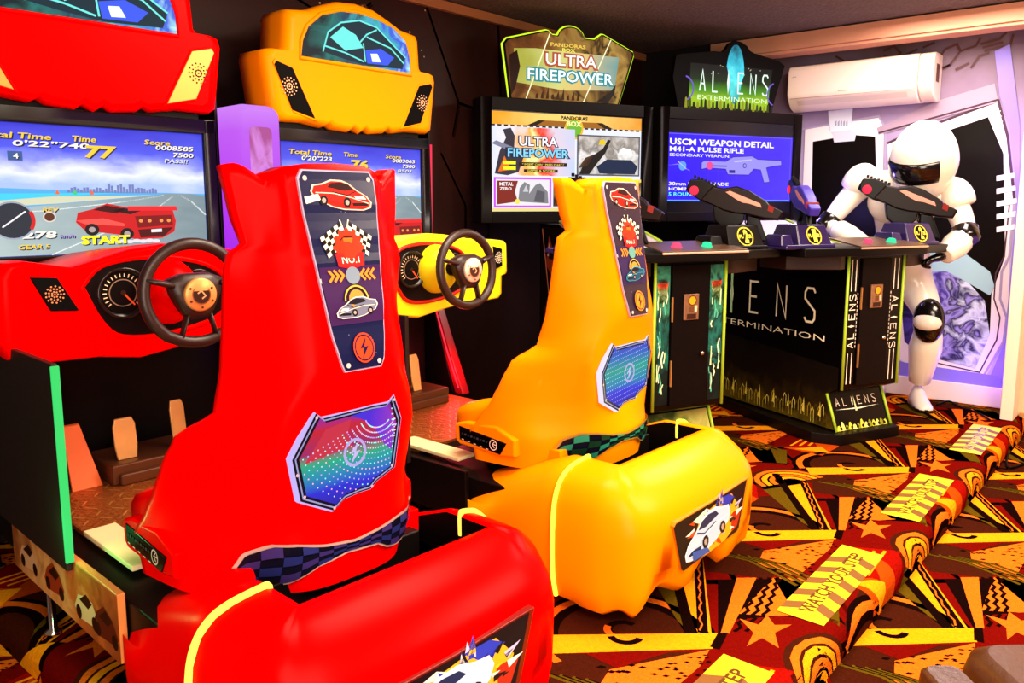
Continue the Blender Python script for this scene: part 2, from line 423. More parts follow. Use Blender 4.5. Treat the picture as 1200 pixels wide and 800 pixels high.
# big window
a.poly(PX([(1040, 168), (1062, 158), (1170, 118), (1181, 160), (1189, 235), (1183, 300), (1182, 350), (1176, 400), (1150, 452), (1080, 436), (1052, 420), (1046, 300)]), pw)
a.poly(PX([(1046, 182), (1066, 168), (1158, 137), (1176, 180), (1178, 300), (1162, 345), (1160, 392), (1143, 432), (1078, 415), (1060, 400), (1052, 300)]), '#0a0605')
SPACE = ramp_mat('planet', [(0, '#1c1040'), (.35, '#4a3a90'), (.5, '#9a90d8'), (.62, '#20144a'), (.8, '#cfd8f0'), (1, '#6a5ab0')], 'X', -1.6, -.9, 0, 9, 1.2, (1, 1, 1), 1)
a.poly(PX([(1054, 330), (1080, 318), (1110, 318), (1136, 332), (1154, 352), (1160, 392), (1143, 432), (1078, 415), (1060, 400)]), SPACE)
a.poly(PX([(1050, 300), (1090, 286), (1130, 296), (1160, 318), (1166, 336), (1160, 346), (1136, 332), (1110, 318), (1080, 318), (1054, 330)]), '#9cc0c8')
a.line(PX([(1040, 168), (1062, 158), (1170, 118), (1181, 160), (1189, 235)]), .016, pd)
a.line(PX([(1189, 235), (1183, 300), (1174, 318), (1172, 350), (1180, 372), (1176, 400), (1150, 445), (1080, 428)]), .014, pg)
a.line(PX([(1183, 240), (1177, 300), (1167, 320), (1165, 350), (1172, 372), (1168, 398), (1148, 436), (1080, 421)]), .008, pd, up=0)
for k in range(5):
    y = 204+k*15; a.poly(PX([(1168, y+2), (1192, y-2), (1192, y+4), (1168, y+8)]), '#fff4f0', up=0 if k else 1)
for k in range(7):
    a.line(PX([(1163+k*1.8, 132+k*6), (1173+k*1.2, 130+k*6)]), .008, '#b8a6a8', up=0 if k else 1)
# small window left
a.poly(PX([(944, 150), (1030, 138), (1036, 150), (1034, 300), (938, 300)]), pw)
a.poly(PX([(953, 166), (1000, 158), (1026, 160), (1030, 300), (950, 300)]), '#0a0605')
a.line(PX([(938, 152), (1030, 136), (1038, 150), (1036, 300)]), .012, pg)
a.poly(PX([(971, 130), (1000, 127), (997, 152), (1004, 156), (1002, 165), (978, 167), (976, 158), (972, 152)]), '#c8ccd6')
a.poly(PX([(971, 130), (1000, 127), (997, 152), (974, 155)]), '#dfe2ea')
for k in range(5): a.poly(PX([(979+k*3.2, 143), (981+k*3.2, 141), (981+k*3.2, 147), (979+k*3.2, 148)]), '#9aa0b4', up=0 if k else 1)
# panel line work above the window
a.poly(PX([(1100, 118), (1166, 98), (1170, 120), (1084, 143), (1030, 158), (1028, 150)]), '#a890a0')
a.line(PX([(1030, 156), (1084, 141), (1170, 117)]), .012, pd)
for l in ([(1100, 70), (1108, 58), (1122, 52), (1126, 60), (1114, 76), (1104, 80)], [(1126, 60), (1144, 54), (1150, 44)], [(1114, 76), (1100, 84)], [(1150, 52), (1172, 46), (1180, 38)], [(1152, 56), (1176, 50)], [(1154, 60), (1178, 54)],
          [(1138, 80), (1148, 66), (1160, 62)], [(1120, 82), (1136, 74)], [(1036, 60), (1048, 54), (1056, 62), (1050, 68), (1036, 66)], [(1082, 56), (1096, 50)], [(980, 66), (990, 72)], [(1062, 64), (1076, 58)], [(1188, 40), (1182, 62)]):
    a.line(PX(l), .014, '#5a3a34', up=0)
# violet lamp glow painted on the wall, down the right side and along the bottom
a.poly(PX([(1166, 60), (1184, 52), (1196, 150), (1192, 448), (1160, 442), (1178, 400), (1186, 300), (1192, 235), (1184, 150), (1172, 112)]), '#8f7fd8')
a.poly(PX([(1044, 446), (1160, 462), (1184, 462), (1170, 440), (1060, 424), (1044, 420)]), '#8878e0')
a.build('mural', wb)
# white board low on the wall and corner post
struct(MB().box((-3.0, 5.92, 0), (-.88, 5.948, .13)).build('baseboard_back', mat('#f1dcc8', rough=.5), bevel=.004))
struct(MB().box((-.87, 5.62, -.1), (-.80, 5.95, 2.52)).build('trim_2', mat('#f3dcc4', rough=.5), bevel=.006))
struct(MB().box((-.80, 5.80, -.1), (1.6, 5.95, 2.52)).build('wall_right', mat('#e9c49c', rough=.6)))
struct(MB().box((-.79, 5.78, -.1), (1.6, 5.80, .02)).build('baseboard_right', mat('#c8894a', rough=.5)))
# dark part of the back wall and the timber frame of the alcove
struct(MB().box((-3.45, 5.60, -.1), (-2.86, 5.95, 2.52)).build('wall_alcove', mat('#120706', rough=.8)))
BEAM = mat('#c98a6a', rough=.55, spec=.2, noise=.08)
struct(MB().box((-2.86, 5.56, 1.2), (-2.76, 5.95, 2.33)).build('trim_3', BEAM, bevel=.004))
struct(MB().box((-2.86, 5.56, 2.345), (1.6, 5.74, 2.45)).box((-2.86, 5.58, 2.325), (1.6, 5.74, 2.345)).build('trim_4', BEAM, bevel=.003))
# ceiling
CEIL = mat('#6e5c54', rough=.95, spec=0, bump=1.0, bscale=55, noise=.35, nscale=60)
struct(MB().box((-3.55, -2.5, 2.46), (2.6, 6.1, 2.56)).build('ceiling', CEIL))
# ---------------------------------------------------------------- racing machines
SEC = [  # z, [(x, y) x5] back outline of the seat, centre to front edge
 (.395, [(0, -.78), (.12, -.765), (.21, -.69), (.315, -.585), (.350, -.40)]),
 (.50, [(0, -.80), (.15, -.775), (.238, -.69), (.328, -.585), (.358, -.38)]),
 (.56, [(0, -.79), (.155, -.765), (.235, -.68), (.318, -.57), (.352, -.43)]),
 (.62, [(0, -.785), (.155, -.77), (.215, -.70), (.29, -.60), (.348, -.475)]),
 (.70, [(0, -.785), (.165, -.775), (.215, -.72), (.275, -.62), (.338, -.515)]),
 (.765, [(0, -.788), (.175, -.78), (.215, -.73), (.262, -.645), (.315, -.54)]),
 (.82, [(0, -.80), (.16, -.79), (.205, -.745), (.236, -.68), (.246, -.598)]),
 (.93, [(0, -.825), (.10, -.82), (.155, -.785), (.205, -.72), (.242, -.632)]),
 (1.05, [(0, -.802), (.095, -.798), (.15, -.765), (.20, -.71), (.243, -.655)]),
 (1.16, [(0, -.78), (.10, -.776), (.15, -.745), (.20, -.70), (.243, -.672)]),
 (1.19, [(0, -.773), (.10, -.769), (.148, -.742), (.195, -.702), (.235, -.676)]),
 (1.215, [(0, -.768), (.105, -.764), (.145, -.738), (.178, -.708), (.208, -.695)]),
 (1.29, [(0, -.753), (.11, -.75), (.14, -.728), (.185, -.70), (.224, -.682)]),
 (1.37, [(0, -.738), (.118, -.735), (.14, -.722), (.185, -.695), (.236, -.668)]),
 (1.40, [(0, -.732), (.118, -.729), (.14, -.717), (.185, -.69), (.236, -.664)])]
def sec(z):
    z = max(SEC[0][0], min(SEC[-1][0], z))
    for (a, A), (b, B) in zip(SEC, SEC[1:]):
        if z <= b:
            t = (z-a)/(b-a); t = t*t*(3-2*t)*.5+t*.5
            P = [(p[0]+(q[0]-p[0])*t, p[1]+(q[1]-p[1])*t) for p, q in zip(A, B)]; break
    L = catmull([(-P[1][0], P[1][1])]+P, 5)[5:]
    return L
def yback(x, z):
    L = sec(z); x = abs(x)
    for p, q in zip(L, L[1:]):
        if q[0] >= x and q[0] > p[0]: return p[1]+(q[1]-p[1])*(x-p[0])/(q[0]-p[0])
    return L[-1][1]
def ztop(x):
    x = abs(x)
    K = [(0, 1.396), (.09, 1.392), (.118, 1.38), (.143, 1.344), (.165, 1.354), (.192, 1.378), (.205, 1.387), (.222, 1.392), (.236, 1.388), (.248, 1.372)]
    for a, b in zip(K, K[1:]):
        if x <= b[0]: return a[1]+(b[1]-a[1])*(x-a[0])/(b[0]-a[0])
    return 1.37
def seat_shell(mt, parent):
    rings = []; zs = [s[0] for s in SEC[:-1]]; Z = []
    for a, b in zip(zs, zs[1:]):
        for k in range(3): Z.append(a+(b-a)*k/3)
    Z.append(1.37); n = len(Z)
    for j, z in enumerate(Z):
        L = sec(z); half = L
        outer = [(-x, y) for x, y in reversed(half)]+half[1:]
        xe, ye = half[-1]; yb = half[0][1]
        t = .028
        kk = min(1, max(0, (z-1.17)/.08))
        nose = [(xe+.002, ye+.018+.016*kk), (xe-.012-.008*kk, ye+.03+.02*kk), (xe-.028-.022*kk, ye+.022+.014*kk)]
        inn = [(xe-.035-.025*kk, ye-.02+.01*kk), (xe-.06, ye*.5+yb*.5+.03), (xe*.45, yb+.10), (0, yb+.11)]
        inner = nose+inn
        ring = outer+inner+[(-x, y) for x, y in reversed(inner[:-1])]
        R3 = []
        for x, y in ring:
            zz = z
            if z > 1.25: zz = 1.25+(z-1.25)/(1.37-1.25)*(ztop(x)-1.25)
            R3.append((x, y, zz))
        rings.append(R3)
    m = len(rings[0])
    # rounded rim
    top = rings[-1]; cen = [(sum(p[0] for p in top)/m, sum(p[1] for p in top)/m)]
    mb = MB(); mb.loft(rings, cap=False)
    no = len(sec(1)) * 2-1
    o = len(mb.v)-m
    # bridge outer and inner rim across the top
    outer_i = list(range(no)); inner_i = list(range(m-1, no-1, -1))
    k = len(inner_i)
    for i in range(no-1):
        a, b = outer_i[i], outer_i[i+1]
        c, d = inner_i[min(k-1, round((i+1)*(k-1)/(no-1)))], inner_i[round(i*(k-1)/(no-1))]
        f = [o+a, o+b, o+c]+([o+d] if d != c else [])
        mb.f.append(f); mb.m.append(0); mb.sm.append(True)
    return mb.build('seat_shell', mt, parent)
def wrapped(pts_fn, name, parent, mats, step=.02, off=.008):
    """flat art in the seat's rear view, cut into narrow strips and laid on the curved shell"""
    a = Art(lambda x, z, h: Vector((x, h, z)), 1.0); a.st = .001; pts_fn(a)
    bm = bmesh.new(); vs = [bm.verts.new(v) for v in a.mb.v]
    for f, mi in zip(a.mb.f, a.mb.m):
        try: ff = bm.faces.new([vs[i] for i in f]); ff.material_index = mi
        except ValueError: pass
    x0 = min(v.co.x for v in bm.verts); x1 = max(v.co.x for v in bm.verts)
    x = x0+step
    while x < x1:
        bmesh.ops.bisect_plane(bm, geom=list(bm.verts)+list(bm.edges)+list(bm.faces), plane_co=(x, 0, 0), plane_no=(1, 0, 0)); x += step
    for v in bm.verts:
        y = yback(v.co.x, v.co.z); y2 = yback(v.co.x+.01, v.co.z)
        n = Vector((-(y-y2)/.01*-1, -1, 0)).normalized() if abs(v.co.x) > .05 else Vector((0, -1, 0))
        h = off+v.co.y; v.co = Vector((v.co.x+n.x*h*.0, y-h*1.2, v.co.z))
    for f in bm.faces: f.normal_update()
    me = bpy.data.meshes.new(name); bm.to_mesh(me); bm.free()
    for m in a.ms: me.materials.append(m)
    o = bpy.data.objects.new(name, me); C.objects.link(o); o.parent = parent; return o
def decal_art(a, tone):
    """racing graphics in the unit frame x -1..1 across, z in metres"""
    pass
CAR_SIDE = [(-1, .10), (-.94, .34), (-.66, .42), (-.36, .60), (.0, .62), (.22, .54), (.52, .30), (.84, .12), (1, -.10), (.98, -.30), (.74, -.42), (.1, -.46), (-.30, -.40), (-.86, -.16)]
def car(a, cx, cz, s, body, dark, edge=None, rot=0, flip=1):
    c, n = math.cos(R(rot)), math.sin(R(rot))
    T = lambda l: [(cx+(x*flip*c-y*n)*s, cz+(x*flip*n+y*c)*s*.72) for x, y in l]
    if edge: a.poly(T([(x*1.06, y*1.1) for x, y in CAR_SIDE]), edge)
    a.poly(T(CAR_SIDE), body)
    a.poly(T([(-.5, .34), (-.38, .52), (-.05, .60), (.24, .54), (.42, .34), (.1, .26)]), dark)
    a.poly(T([(.42, .1), (.75, .12), (.86, 0), (.5, -.02)]), '#f6f0e8' if body != '#f6f0e8' else dark, up=1)
    a.poly(T([(.35, -.2), (.9, -.12), (.92, -.26), (.4, -.32)]), dark, up=0)
    for x in (-.62, .18):
        a.poly(T([(x+.14*math.cos(k*.6), -.2+.21*math.sin(k*.6)) for k in range(10)]), '#141014', up=1 if x < 0 else 0)
    a.L += 1
    for x in (-.62, .18):
        a.poly(T([(x+.07*math.cos(k*.6), -.2+.11*math.sin(k*.6)) for k in range(10)]), '#a89890', up=0)
    a.line(T([(-.9, .08), (-.3, .12), (.3, .02), (.95, -.16)]), s*.03, edge or dark, up=0); a.line(T([(.5, .30), (.2, .1), (-.34, .18)]), s*.03, dark, up=0)
def bolt_logo(a, cx, cz, r, m, m2, asp=1.0):
    a.disc(cx, cz, r, m, asp=asp, n=28); a.ring(cx, cz, r*.78, r*.88, m2, asp=asp)
    T = lambda l: [(cx+x*r, cz+y*r*asp) for x, y in l]
    a.poly(T([(.28, .72), (-.38, -.02), (-.02, .0), (-.28, -.72), (.40, .08), (.02, .06)]), m2)
def racing_machine(name, fr, label, body, body2, accent, hub_c, spk_l, spk_r, total, tm, score, kind):
    red = kind == 'red'
    root = thing(name, label, 'arcade machine', (fr.o[0], fr.o[1], 0), fr.a)
    # --- base
    b = MB().box((-.40, -.72, .20), (.40, .98, .345))
    b.build('base_frame', BLACK, root, bevel=.006)
    box('floor_plate', (-.33, -.05, .345), (.40, .70, .36), mat('#b8662c', rough=.4, metal=.7, bump=.9, bscale=70), root, .002)
    a = Art(plane((0, 0, .3605), (1, 0, 0), (0, 1, 0), (0, 0, 1)))
    for i in range(12):
        for j in range(12):
            x = -.30+i*.057; y = -.02+j*.058; d = .016 if (i+j) % 2 else -.016
            a.line([(x-.012, y-d), (x+.012, y+d)], .006, mat('#e09a50', rough=.3, metal=.6), up=0)
    tag(a.build('tread_pattern', root), kind='stuff')
    box('kick_strip', (-.34, -.28, .36), (-.25, .06, .375), mat('#f0d8a0', rough=.5), root, .003)
    s = MB().prism([(-.425, -.40, .19), (-.425, .42, .19), (-.425, .42, .36), (-.425, -.40, .37)], (.02, 0, 0)); sp = s.build('side_panel', mat('#c8783c', rough=.4, noise=.3, nscale=8) if red else BLACK, root, bevel=.003)
    if red:
        a = Art(plane((-.4255, 0, 0), (0, -1, 0), (0, 0, 1), (-1, 0, 0)))
        a.poly([(-.42, .19), (.40, .19), (.40, .365), (-.42, .355)], ramp_mat(name+'_side_art', [(0, '#5a2410'), (.4, '#c86428'), (.6, '#e8a860'), (1, '#8a4a1c')], 'Y', -.6, .5, 0, 9, .9, (1, 1, 1), 1))
        for k, y in enumerate((-.28, -.06, .18, .31)):
            q = .03*((k % 2)*2-1)
            a.poly([(y-.08, .24), (y-.05, .28), (y+.0, .30+q*.3), (y+.05, .29), (y+.085, .25), (y+.05, .225), (y-.05, .215)], ['#d8a878', '#a03418', '#e8c890', '#5a1c10', '#b8501c'][k], up=1 if k == 0 else 0)
        a.L += 1
        for k, y in enumerate((-.28, -.06, .18, .31)):
            a.poly([(y-.04, .27), (y+.01, .30), (y+.05, .285), (y+.02, .262)], '#2a0f0a', up=0); a.disc(y-.05, .232, .02, '#1a0808', up=0, n=10); a.disc(y+.06, .235, .02, '#1a0808', up=0, n=10)
        a.build('panel_art', sp)
    for x, y in ((-.38, .26), (-.36, -.66), (.36, .26), (.36, .9), (-.36, .9), (.36, -.66)):
        MB().lathe([(.026, .003), (.026, .012), (.012, .02), (.010, .21)], (x, y, 0), (0, 0, 1), n=16).build('levelling_foot', CHROME, root)
    # --- cabinet tower
    t = MB().box((-.44, .74, .345), (.44, 1.02, 1.11)).box((-.45, .735, 1.09), (.45, 1.00, 1.63)).box((-.40, .72, 1.60), (.40, 1.0, 1.70))
    t.build('cabinet_tower', BLACK, root, bevel=.008)
    # side wall left, its front edge lit green; right wall lit red
    box('side_wall', (-.445, -.12, .345), (-.428, .98, .90), mat('#1c100c', rough=.5), root, .003)
    ge = E('#2cff6a', .9) if red else mat('#3a3a30')
    if red: tag(MB().box((-.447, -.130, .37), (-.427, -.12, .895)).build('edge_light', E('#38e870', .75), root, bevel=.002), 'green lit edge strip')
    w = MB().prism([(.46, .98, .345), (.46, .50, .345), (.46, .56, .36), (.46, .70, .80), (.46, .72, 1.75), (.46, .98, 1.75)], (.012, 0, 0)); w.build('side_wall', BLACK, root, bevel=.002)
    if not red:
        tag(MB().tube([(.475, .715, 1.60), (.477, .722, 1.2), (.475, .712, .86), (.475, .70, .80)], .006).build('edge_light', E('#ff2a50', .9), root), 'thin red light line')
        p = MB().prism([(.462, .49, .35), (.462, .545, .35), (.462, .735, .84), (.462, .70, .84)], (.05, 0, 0)); pp = p.build('lit_side_strip', mat('#8c0a14', rough=.3), root, bevel=.004)
        q = MB().tube([(.466, .52, .38), (.466, .60, .56), (.466, .70, .82)], .007); tag(q.build('light_tube', E('#ff3048', 1.0), pp), 'red light tube')
        for k in range(22): pass
    # --- screen
    bz = MB()
    for a0, a1 in (((-.45, .70, 1.57), (.45, .76, 1.625)), ((-.45, .70, 1.085), (.45, .76, 1.128)), ((-.45, .70, 1.085), (-.402, .76, 1.625)), ((.402, .70, 1.085), (.45, .76, 1.625))): bz.box(a0, a1)
    sc = box('screen', (-.405, .715, 1.125), (.405, .735, 1.572), E('#2838a0', .8), root, 0)
    bz.build('screen_bezel', mat('#0e0808', rough=.3, spec=.3), sc, bevel=.004)
    # picture on the screen
    x0, x1, z0, z1 = -.40, .40, 1.13, 1.568
    fnp = plane((x0, .7148, z0), (x1-x0, 0, 0), (0, 0, z1-z0), (0, -1, 0)); a = Art(fnp, .0002); e = lambda h, s=1: E(h, s); Art_e = e
    sky = ramp_mat(name+'_sky', [(0, '#a8c0ff'), (.22, '#e8ecff'), (.42, '#8890f8'), (.6, '#5058e8'), (1, '#3a3ad0')], 'Z', z0+.24, z1, .95, 7, .5, (1, 1, 2.2), .3)
    a.poly([(0, 0), (1, 0), (1, 1), (0, 1)], sky)
    a.poly([(0, 0), (1, 0), (1, .485), (.45, .50), (0, .52)], e('#52a8e0'))
    a.poly([(0, .36), (.35, .40), (.75, .47), (.4, .455), (0, .46)], e('#d8d8b8', .9)); a.poly([(0, .40), (0, .47), (.6, .485), (.3, .45)], e('#40c8e8'))
    road = ramp_mat(name+'_road', [(0, '#b8c8c8'), (.5, '#98acb0'), (1, '#7c9098')], 'X', x0, x1, .9, 3, .5, (3, 1, 8))
    a.poly([(0, 0), (1, 0), (1, .47), (.92, .485), (.82, .485), (.55, .43), (.2, .37), (0, .34)], road)
    for pts in ([(.0, .31), (.3, .345), (.6, .41), (.8, .468)], [(.3, .0), (.6, .22), (.78, .38), (.84, .46)], [(1, .30), (.93, .42), (.88, .47)], [(.15, 0), (.0, -.0)][:2]):
        if len(pts) > 2: a.line(pts, .008, e('#e8ece8'), up=0)
    a.L += 1
    for k in range(30):
        h = .02+.035*abs(math.sin(k*2.3))*(1.6 if 12 < k < 24 else .7); x = .38+k*.013
        a.poly([(x, .485), (x+.011, .485), (x+.011, .485+h), (x, .485+h)], e('#7480b8', .9), up=0)
    a.L += 1
    for x in (.33, .40, .47): a.poly([(x, .47), (x+.02, .47), (x+.01, .51)], e('#e86838' if x != .40 else '#38c868'), up=0)
    # rival car
    cx, cz = (.64, .25) if red else (.80, .10)
    a.L += 1
    cr = e('#c8141c'); cd = e('#3a0810')
    CP = lambda l: [(cx+x, cz+y*1.5) for x, y in l]
    a.poly(CP([(-.235, .0), (-.225, .05), (-.16, .07), (-.10, .10), (.0, .075), (.08, .085), (.195, .075), (.21, .0), (.20, -.06), (.14, -.095), (.02, -.10), (-.06, -.07), (-.20, -.045)]), cr)
    a.poly(CP([(-.16, .065), (-.105, .09), (-.02, .07), (-.06, .045)]), cd); a.poly(CP([(-.08, .06), (-.03, .075), (.05, .06), (.0, .04)]), e('#181018'), up=0)
    a.poly(CP([(.02, .03), (.19, .035), (.195, -.02), (.03, -.035)]), e('#7a0c14')); a.poly(CP([(.03, -.045), (.195, -.035), (.15, -.085), (.04, -.09)]), e('#4a0810'), up=0)
    a.poly(CP([(-.01, .085), (.215, .085), (.22, .06), (-.01, .06)]), e('#e82028')); a.poly(CP([(-.235, .01), (-.12, .02), (-.03, -.01), (-.03, -.025), (-.2, -.01)]), e('#f05048'), up=0)
    a.L += 1
    for qx, qz in ((cx-.17, cz-.06), (cx-.02, cz-.10)): a.disc(qx, qz, .030, e('#141014'), asp=1.6, up=0)
    a.L += 1
    for qx, qz in ((cx-.17, cz-.06), (cx-.02, cz-.10)): a.disc(qx, qz, .014, e('#a89898'), asp=1.6, up=0)
    for qx in (.045, .085, .14, .175): a.disc(cx+qx, cz+.005, .009, e('#e89048'), asp=1.6, up=0)
    a.poly(CP([(.09, -.045), (.14, -.042), (.14, -.06), (.09, -.062)]), e('#e8e0e0'), up=0)
    for k in range(8): a.disc(cx-.1+k*.03, cz-.16-.006*(k % 2), .018, e('#e8e0e8', .9), asp=.8, up=0)
    # writing
    wo, yl = e('#f8f0e0'), e('#f0c838')
    a.L += 1
    def T(t, x, y, w, h, m, b=.02, sh=.12):
        a.text(t, x+.004, y-.008, x+w+.004, y+h-.008, e('#181838'), b+.02, up=0, shear=sh); a.L += 1; a.text(t, x, y, x+w, y+h, m, b, up=0, shear=sh)
    T('Total Time', .05, .885, .28, .045, yl); T(total, .18 if red else .13, .83, .30 if red else .2, .045, wo)
    T('Time', .41, .885, .10, .045, yl); T(tm, .455, .76, .13, .10, yl, .04)
    T('Score', .72, .89, .12, .042, yl); T(score, .77, .85, .18, .04, wo); T('7500', .85, .795, .10, .038, wo)
    T('PASS!!' if red else '8501', .81, .745, .11, .034, e('#d8d8e8'))
    if red:
        T('START', .42, .07, .21, .07, e('#f8f020'), .05, 0); T('278', .19, .13, .13, .055, wo, .03); T('km/h', .335, .13, .06, .03, e('#a088d8'))
        T('REV', .275, .335, .06, .03, yl); a.disc(.30, .295, .022, e('#5a3020'), asp=1.6); a.ring(.30, .295, .020, .026, e('#d8c8c0'), asp=1.6)
        a.disc(.16, .27, .085, e('#2c3440', .8), asp=1.7); a.ring(.16, .27, .078, .085, e('#98a0b0'), asp=1.7); a.ring(.16, .27, .070, .085, e('#d02020'), asp=1.7, a0=-30, a1=30, n=8)
        a.line([(.12, .22), (.21, .34)], .008, e('#f0f0f0'))
        T('GEAR 5', .17, .05, .12, .035, yl)
        a.poly([(.16, .72), (.215, .72), (.215, .79), (.16, .79)], e('#3a5890')); T('4', .18, .735, .02, .04, wo, .02, 0)
    a.build('picture', sc)
    # --- header
    half = [(0, 1.618), (.035, 1.64), (.06, 1.622), (.15, 1.632), (.175, 1.648), (.20, 1.635), (.30, 1.65), (.43, 1.648), (.455, 1.665), (.487, 1.90), (.480, 1.93), (.455, 1.938), (.395, 1.94), (.382, 1.955), (.374, 2.085), (.360, 2.108), (.26, 2.122), (.19, 2.152), (.10, 2.185), (0, 2.195)]
    out = half+[(-x, z) for x, z in reversed(half[1:-1])]
    cx0, cz0 = 0, 1.9
    def rg(y, k, push=0): return [(x*k, y, cz0+(z-cz0)*k) for x, z in out]
    hd = MB().loft([rg(.86, 1.0), rg(.78, 1.0), rg(.72, 1.0), rg(.695, .99), rg(.682, .97), rg(.672, .94)], cap=False)
    hx = len(hd.v); n = len(out)
    hd.loft([rg(.672, .94), rg(.668, .90)], cap=False)
    hd.f.append([hx+n+i for i in range(n)]); hd.m.append(0); hd.sm.append(False)
    hd.f.append([i for i in reversed(range(n))]); hd.m.append(0); hd.sm.append(False)
    h = hd.build('header', body2, root)
    win = [(-.31, 1.918), (.302, 1.918), (.296, 2.00), (.272, 2.068), (.20, 2.115), (.10, 2.14), (0, 2.148), (-.10, 2.14), (-.20, 2.108), (-.27, 2.05), (-.30, 1.99)]
    rim = MB().tube([(x*1.02, .666, 2.03+(z-2.03)*1.03) for x, z in win], .008, closed=True); rim.build('window_rim', body2, h)
    sc2 = MB().prism([(x, .664, z) for x, z in win], (0, .01, 0)).build('lit_window', E('#30a8a0', .5), h)
    a = Art(plane((0, .6635, 0), (1, 0, 0), (0, 0, 1), (0, -1, 0)), .0003)
    ga = ramp_mat(name+'_hdr', [(0, '#082028'), (.3, '#20706a'), (.5, '#1c3c58'), (.65, '#40b0b8'), (.85, '#3a58d8'), (1, '#b0e8f0')], 'X', -.3, .3, .95, 9, .9, (1, 1, 1), 1.2)
    a.poly(win, ga)
    # sports car drawn in cyan light
    c1, c2, c3 = E('#6ee8e0', .95), E('#103848', .6), E('#3858e8', .95)
    a.poly([(-.20, 1.955), (-.17, 2.04), (-.10, 2.09), (.0, 2.115), (.10, 2.10), (.19, 2.04), (.27, 1.99), (.25, 1.935), (.05, 1.925), (-.10, 1.94)], c2)
    a.poly([(-.16, 2.02), (-.09, 2.075), (-.02, 2.05), (.02, 2.0), (-.08, 1.975)], c1)
    a.poly([(-.06, 2.09), (.03, 2.10), (.08, 2.07), (.0, 2.06)], c2); a.poly([(.03, 1.99), (.12, 2.01), (.20, 1.98), (.16, 1.94), (.04, 1.935)], c3, up=0)
    a.poly([(.06, 1.98), (.10, 1.985), (.12, 1.95), (.07, 1.945)], E('#e8f8ff'), up=1)
    for l in ([(-.20, 1.955), (-.17, 2.04), (-.10, 2.09), (.0, 2.115), (.10, 2.10), (.19, 2.04), (.27, 1.99)], [(-.08, 1.975), (.0, 2.02), (.04, 2.06), (.10, 2.09)], [(-.19, 1.98), (-.08, 1.965), (.02, 1.94)], [(.02, 2.02), (.03, 1.94)], [(.04, 2.05), (.18, 2.02), (.26, 1.96)]):
        a.line(l, .007, c1, up=0)
    a.build('picture', sc2)
    for sg, m in ((1, spk_r), (-1, spk_l)):
        q = [(.355, 1.868), (.432, 1.888), (.442, 1.872), (.362, 1.695), (.25, 1.668)]
        bz2 = [(.392+(x-.392)*1.12, 1.79+(z-1.79)*1.10) for x, z in q]
        MB().prism([(sg*x, .664, z) for x, z in bz2], (0, .02, 0)).build('speaker_surround', body2, h, bevel=.004)
        sp_ = MB().prism([(sg*x, .6615, z) for x, z in q], (0, .01, 0)).build('speaker_grille', m, h, bevel=.002)
        a = Art(plane((0, .661, 0), (1, 0, 0), (0, 0, 1), (0, -1, 0)), .0003); cxs, czs = sg*.375, 1.79
        hole = '#2a120a' if m != BLK and m != GLOSSB else '#e8b088'
        a.L += 1
        for r_, n_ in ((.0, 1), (.012, 8), (.024, 12), (.036, 14)):
            for k in range(n_): a.disc(cxs+r_*math.cos(k*6.283/n_), czs+r_*math.sin(k*6.283/n_), .0035, hole, up=0, n=6)
        a.ring(cxs, czs, .010, .014, hole)
        a.build('speaker_holes', sp_)
        for px_, pz_ in ((.352*sg, 1.85), (.425*sg, 1.873), (.268*sg, 1.685), (.352*sg, 1.705)): pass
    # --- dashboard
    dh = [(-.47, 1.10), (-.455, 1.135), (-.40, 1.145), (-.28, 1.122), (-.255, 1.125), (-.108, 1.166), (.0, 1.18), (.10, 1.172), (.25, 1.150), (.40, 1.142), (.468, 1.135), (.485, 1.12), (.490, .99), (.482, .978), (.452, .972), (.45, .885), (.43, .865), (.35, .86), (.20, .862), (.06, .845), (-.09, .823), (-.214, .842), (-.42, .845), (-.455, .87), (-.475, .92)]
    def dr(y, k, dz=0, zk=None): return [(x*k, y, 1.0+(z-1.0)*(zk or k)+dz) for x, z in dh]
    db = MB().loft([dr(.72, .93, .0, .8), dr(.45, .97, 0, .92), dr(.24, 1.0), dr(.212, .985), dr(.20, .96), dr(.197, .93)], cap=True)
    d = db.build('dashboard', accent, root)
    fp = plane((0, .1935, 0), (1, 0, 0), (0, 0, 1), (0, -1, 0))
    # instrument recess
    rec = [(-.25, 1.06), (-.19, 1.12), (-.05, 1.14), (.10, 1.12), (.19, 1.07), (.21, 1.0), (.16, .93), (0, .895), (-.14, .90), (-.20, .95)]
    MB().tube([(x, .195, z) for x, z in catmull(rec+[rec[0]], 4)[:-1]], .008, closed=True).build('recess_rim', mat('#c81808', rough=.3) if not red else accent, d)
    a = Art(fp, .0004); a.poly(catmull(rec+[rec[0]], 4)[:-1], '#120a0a')
    a.build('instrument_recess', d)
    for gx, gr in ((-.135, .078), (.10, .06)):
        g = MB().lathe([(.0, 0), (gr*.86, 0), (gr*.9, -.012), (gr, -.012), (gr, .012)], (gx, .19, 1.035), (0, 1, 0), n=30).build('gauge', mat('#1c1212', rough=.2), d)
        a = Art(plane((gx, .1895, 1.035), (1, 0, 0), (0, 0, 1), (0, -1, 0)), .0004)
        a.disc(0, 0, gr*.82, '#0c0808'); a.ring(0, 0, gr*.50, gr*.54, '#8a6a58')
        a.L += 1
        for k in range(20):
            t = R(-40+k*260/19); a.line([(gr*.62*math.cos(t), gr*.62*math.sin(t)), (gr*.76*math.cos(t), gr*.76*math.sin(t))], .003, '#e8c8a0', up=0)
        a.line([(0, 0), (gr*.6*.7, -gr*.5)], .005, '#ff5020'); a.disc(0, 0, .008, '#301810'); a.build('gauge_face', g)
    # column behind the wheel
    MB().ell((.0, .19, 1.03), .095, .10, .105).build('column_cowl', accent, d)
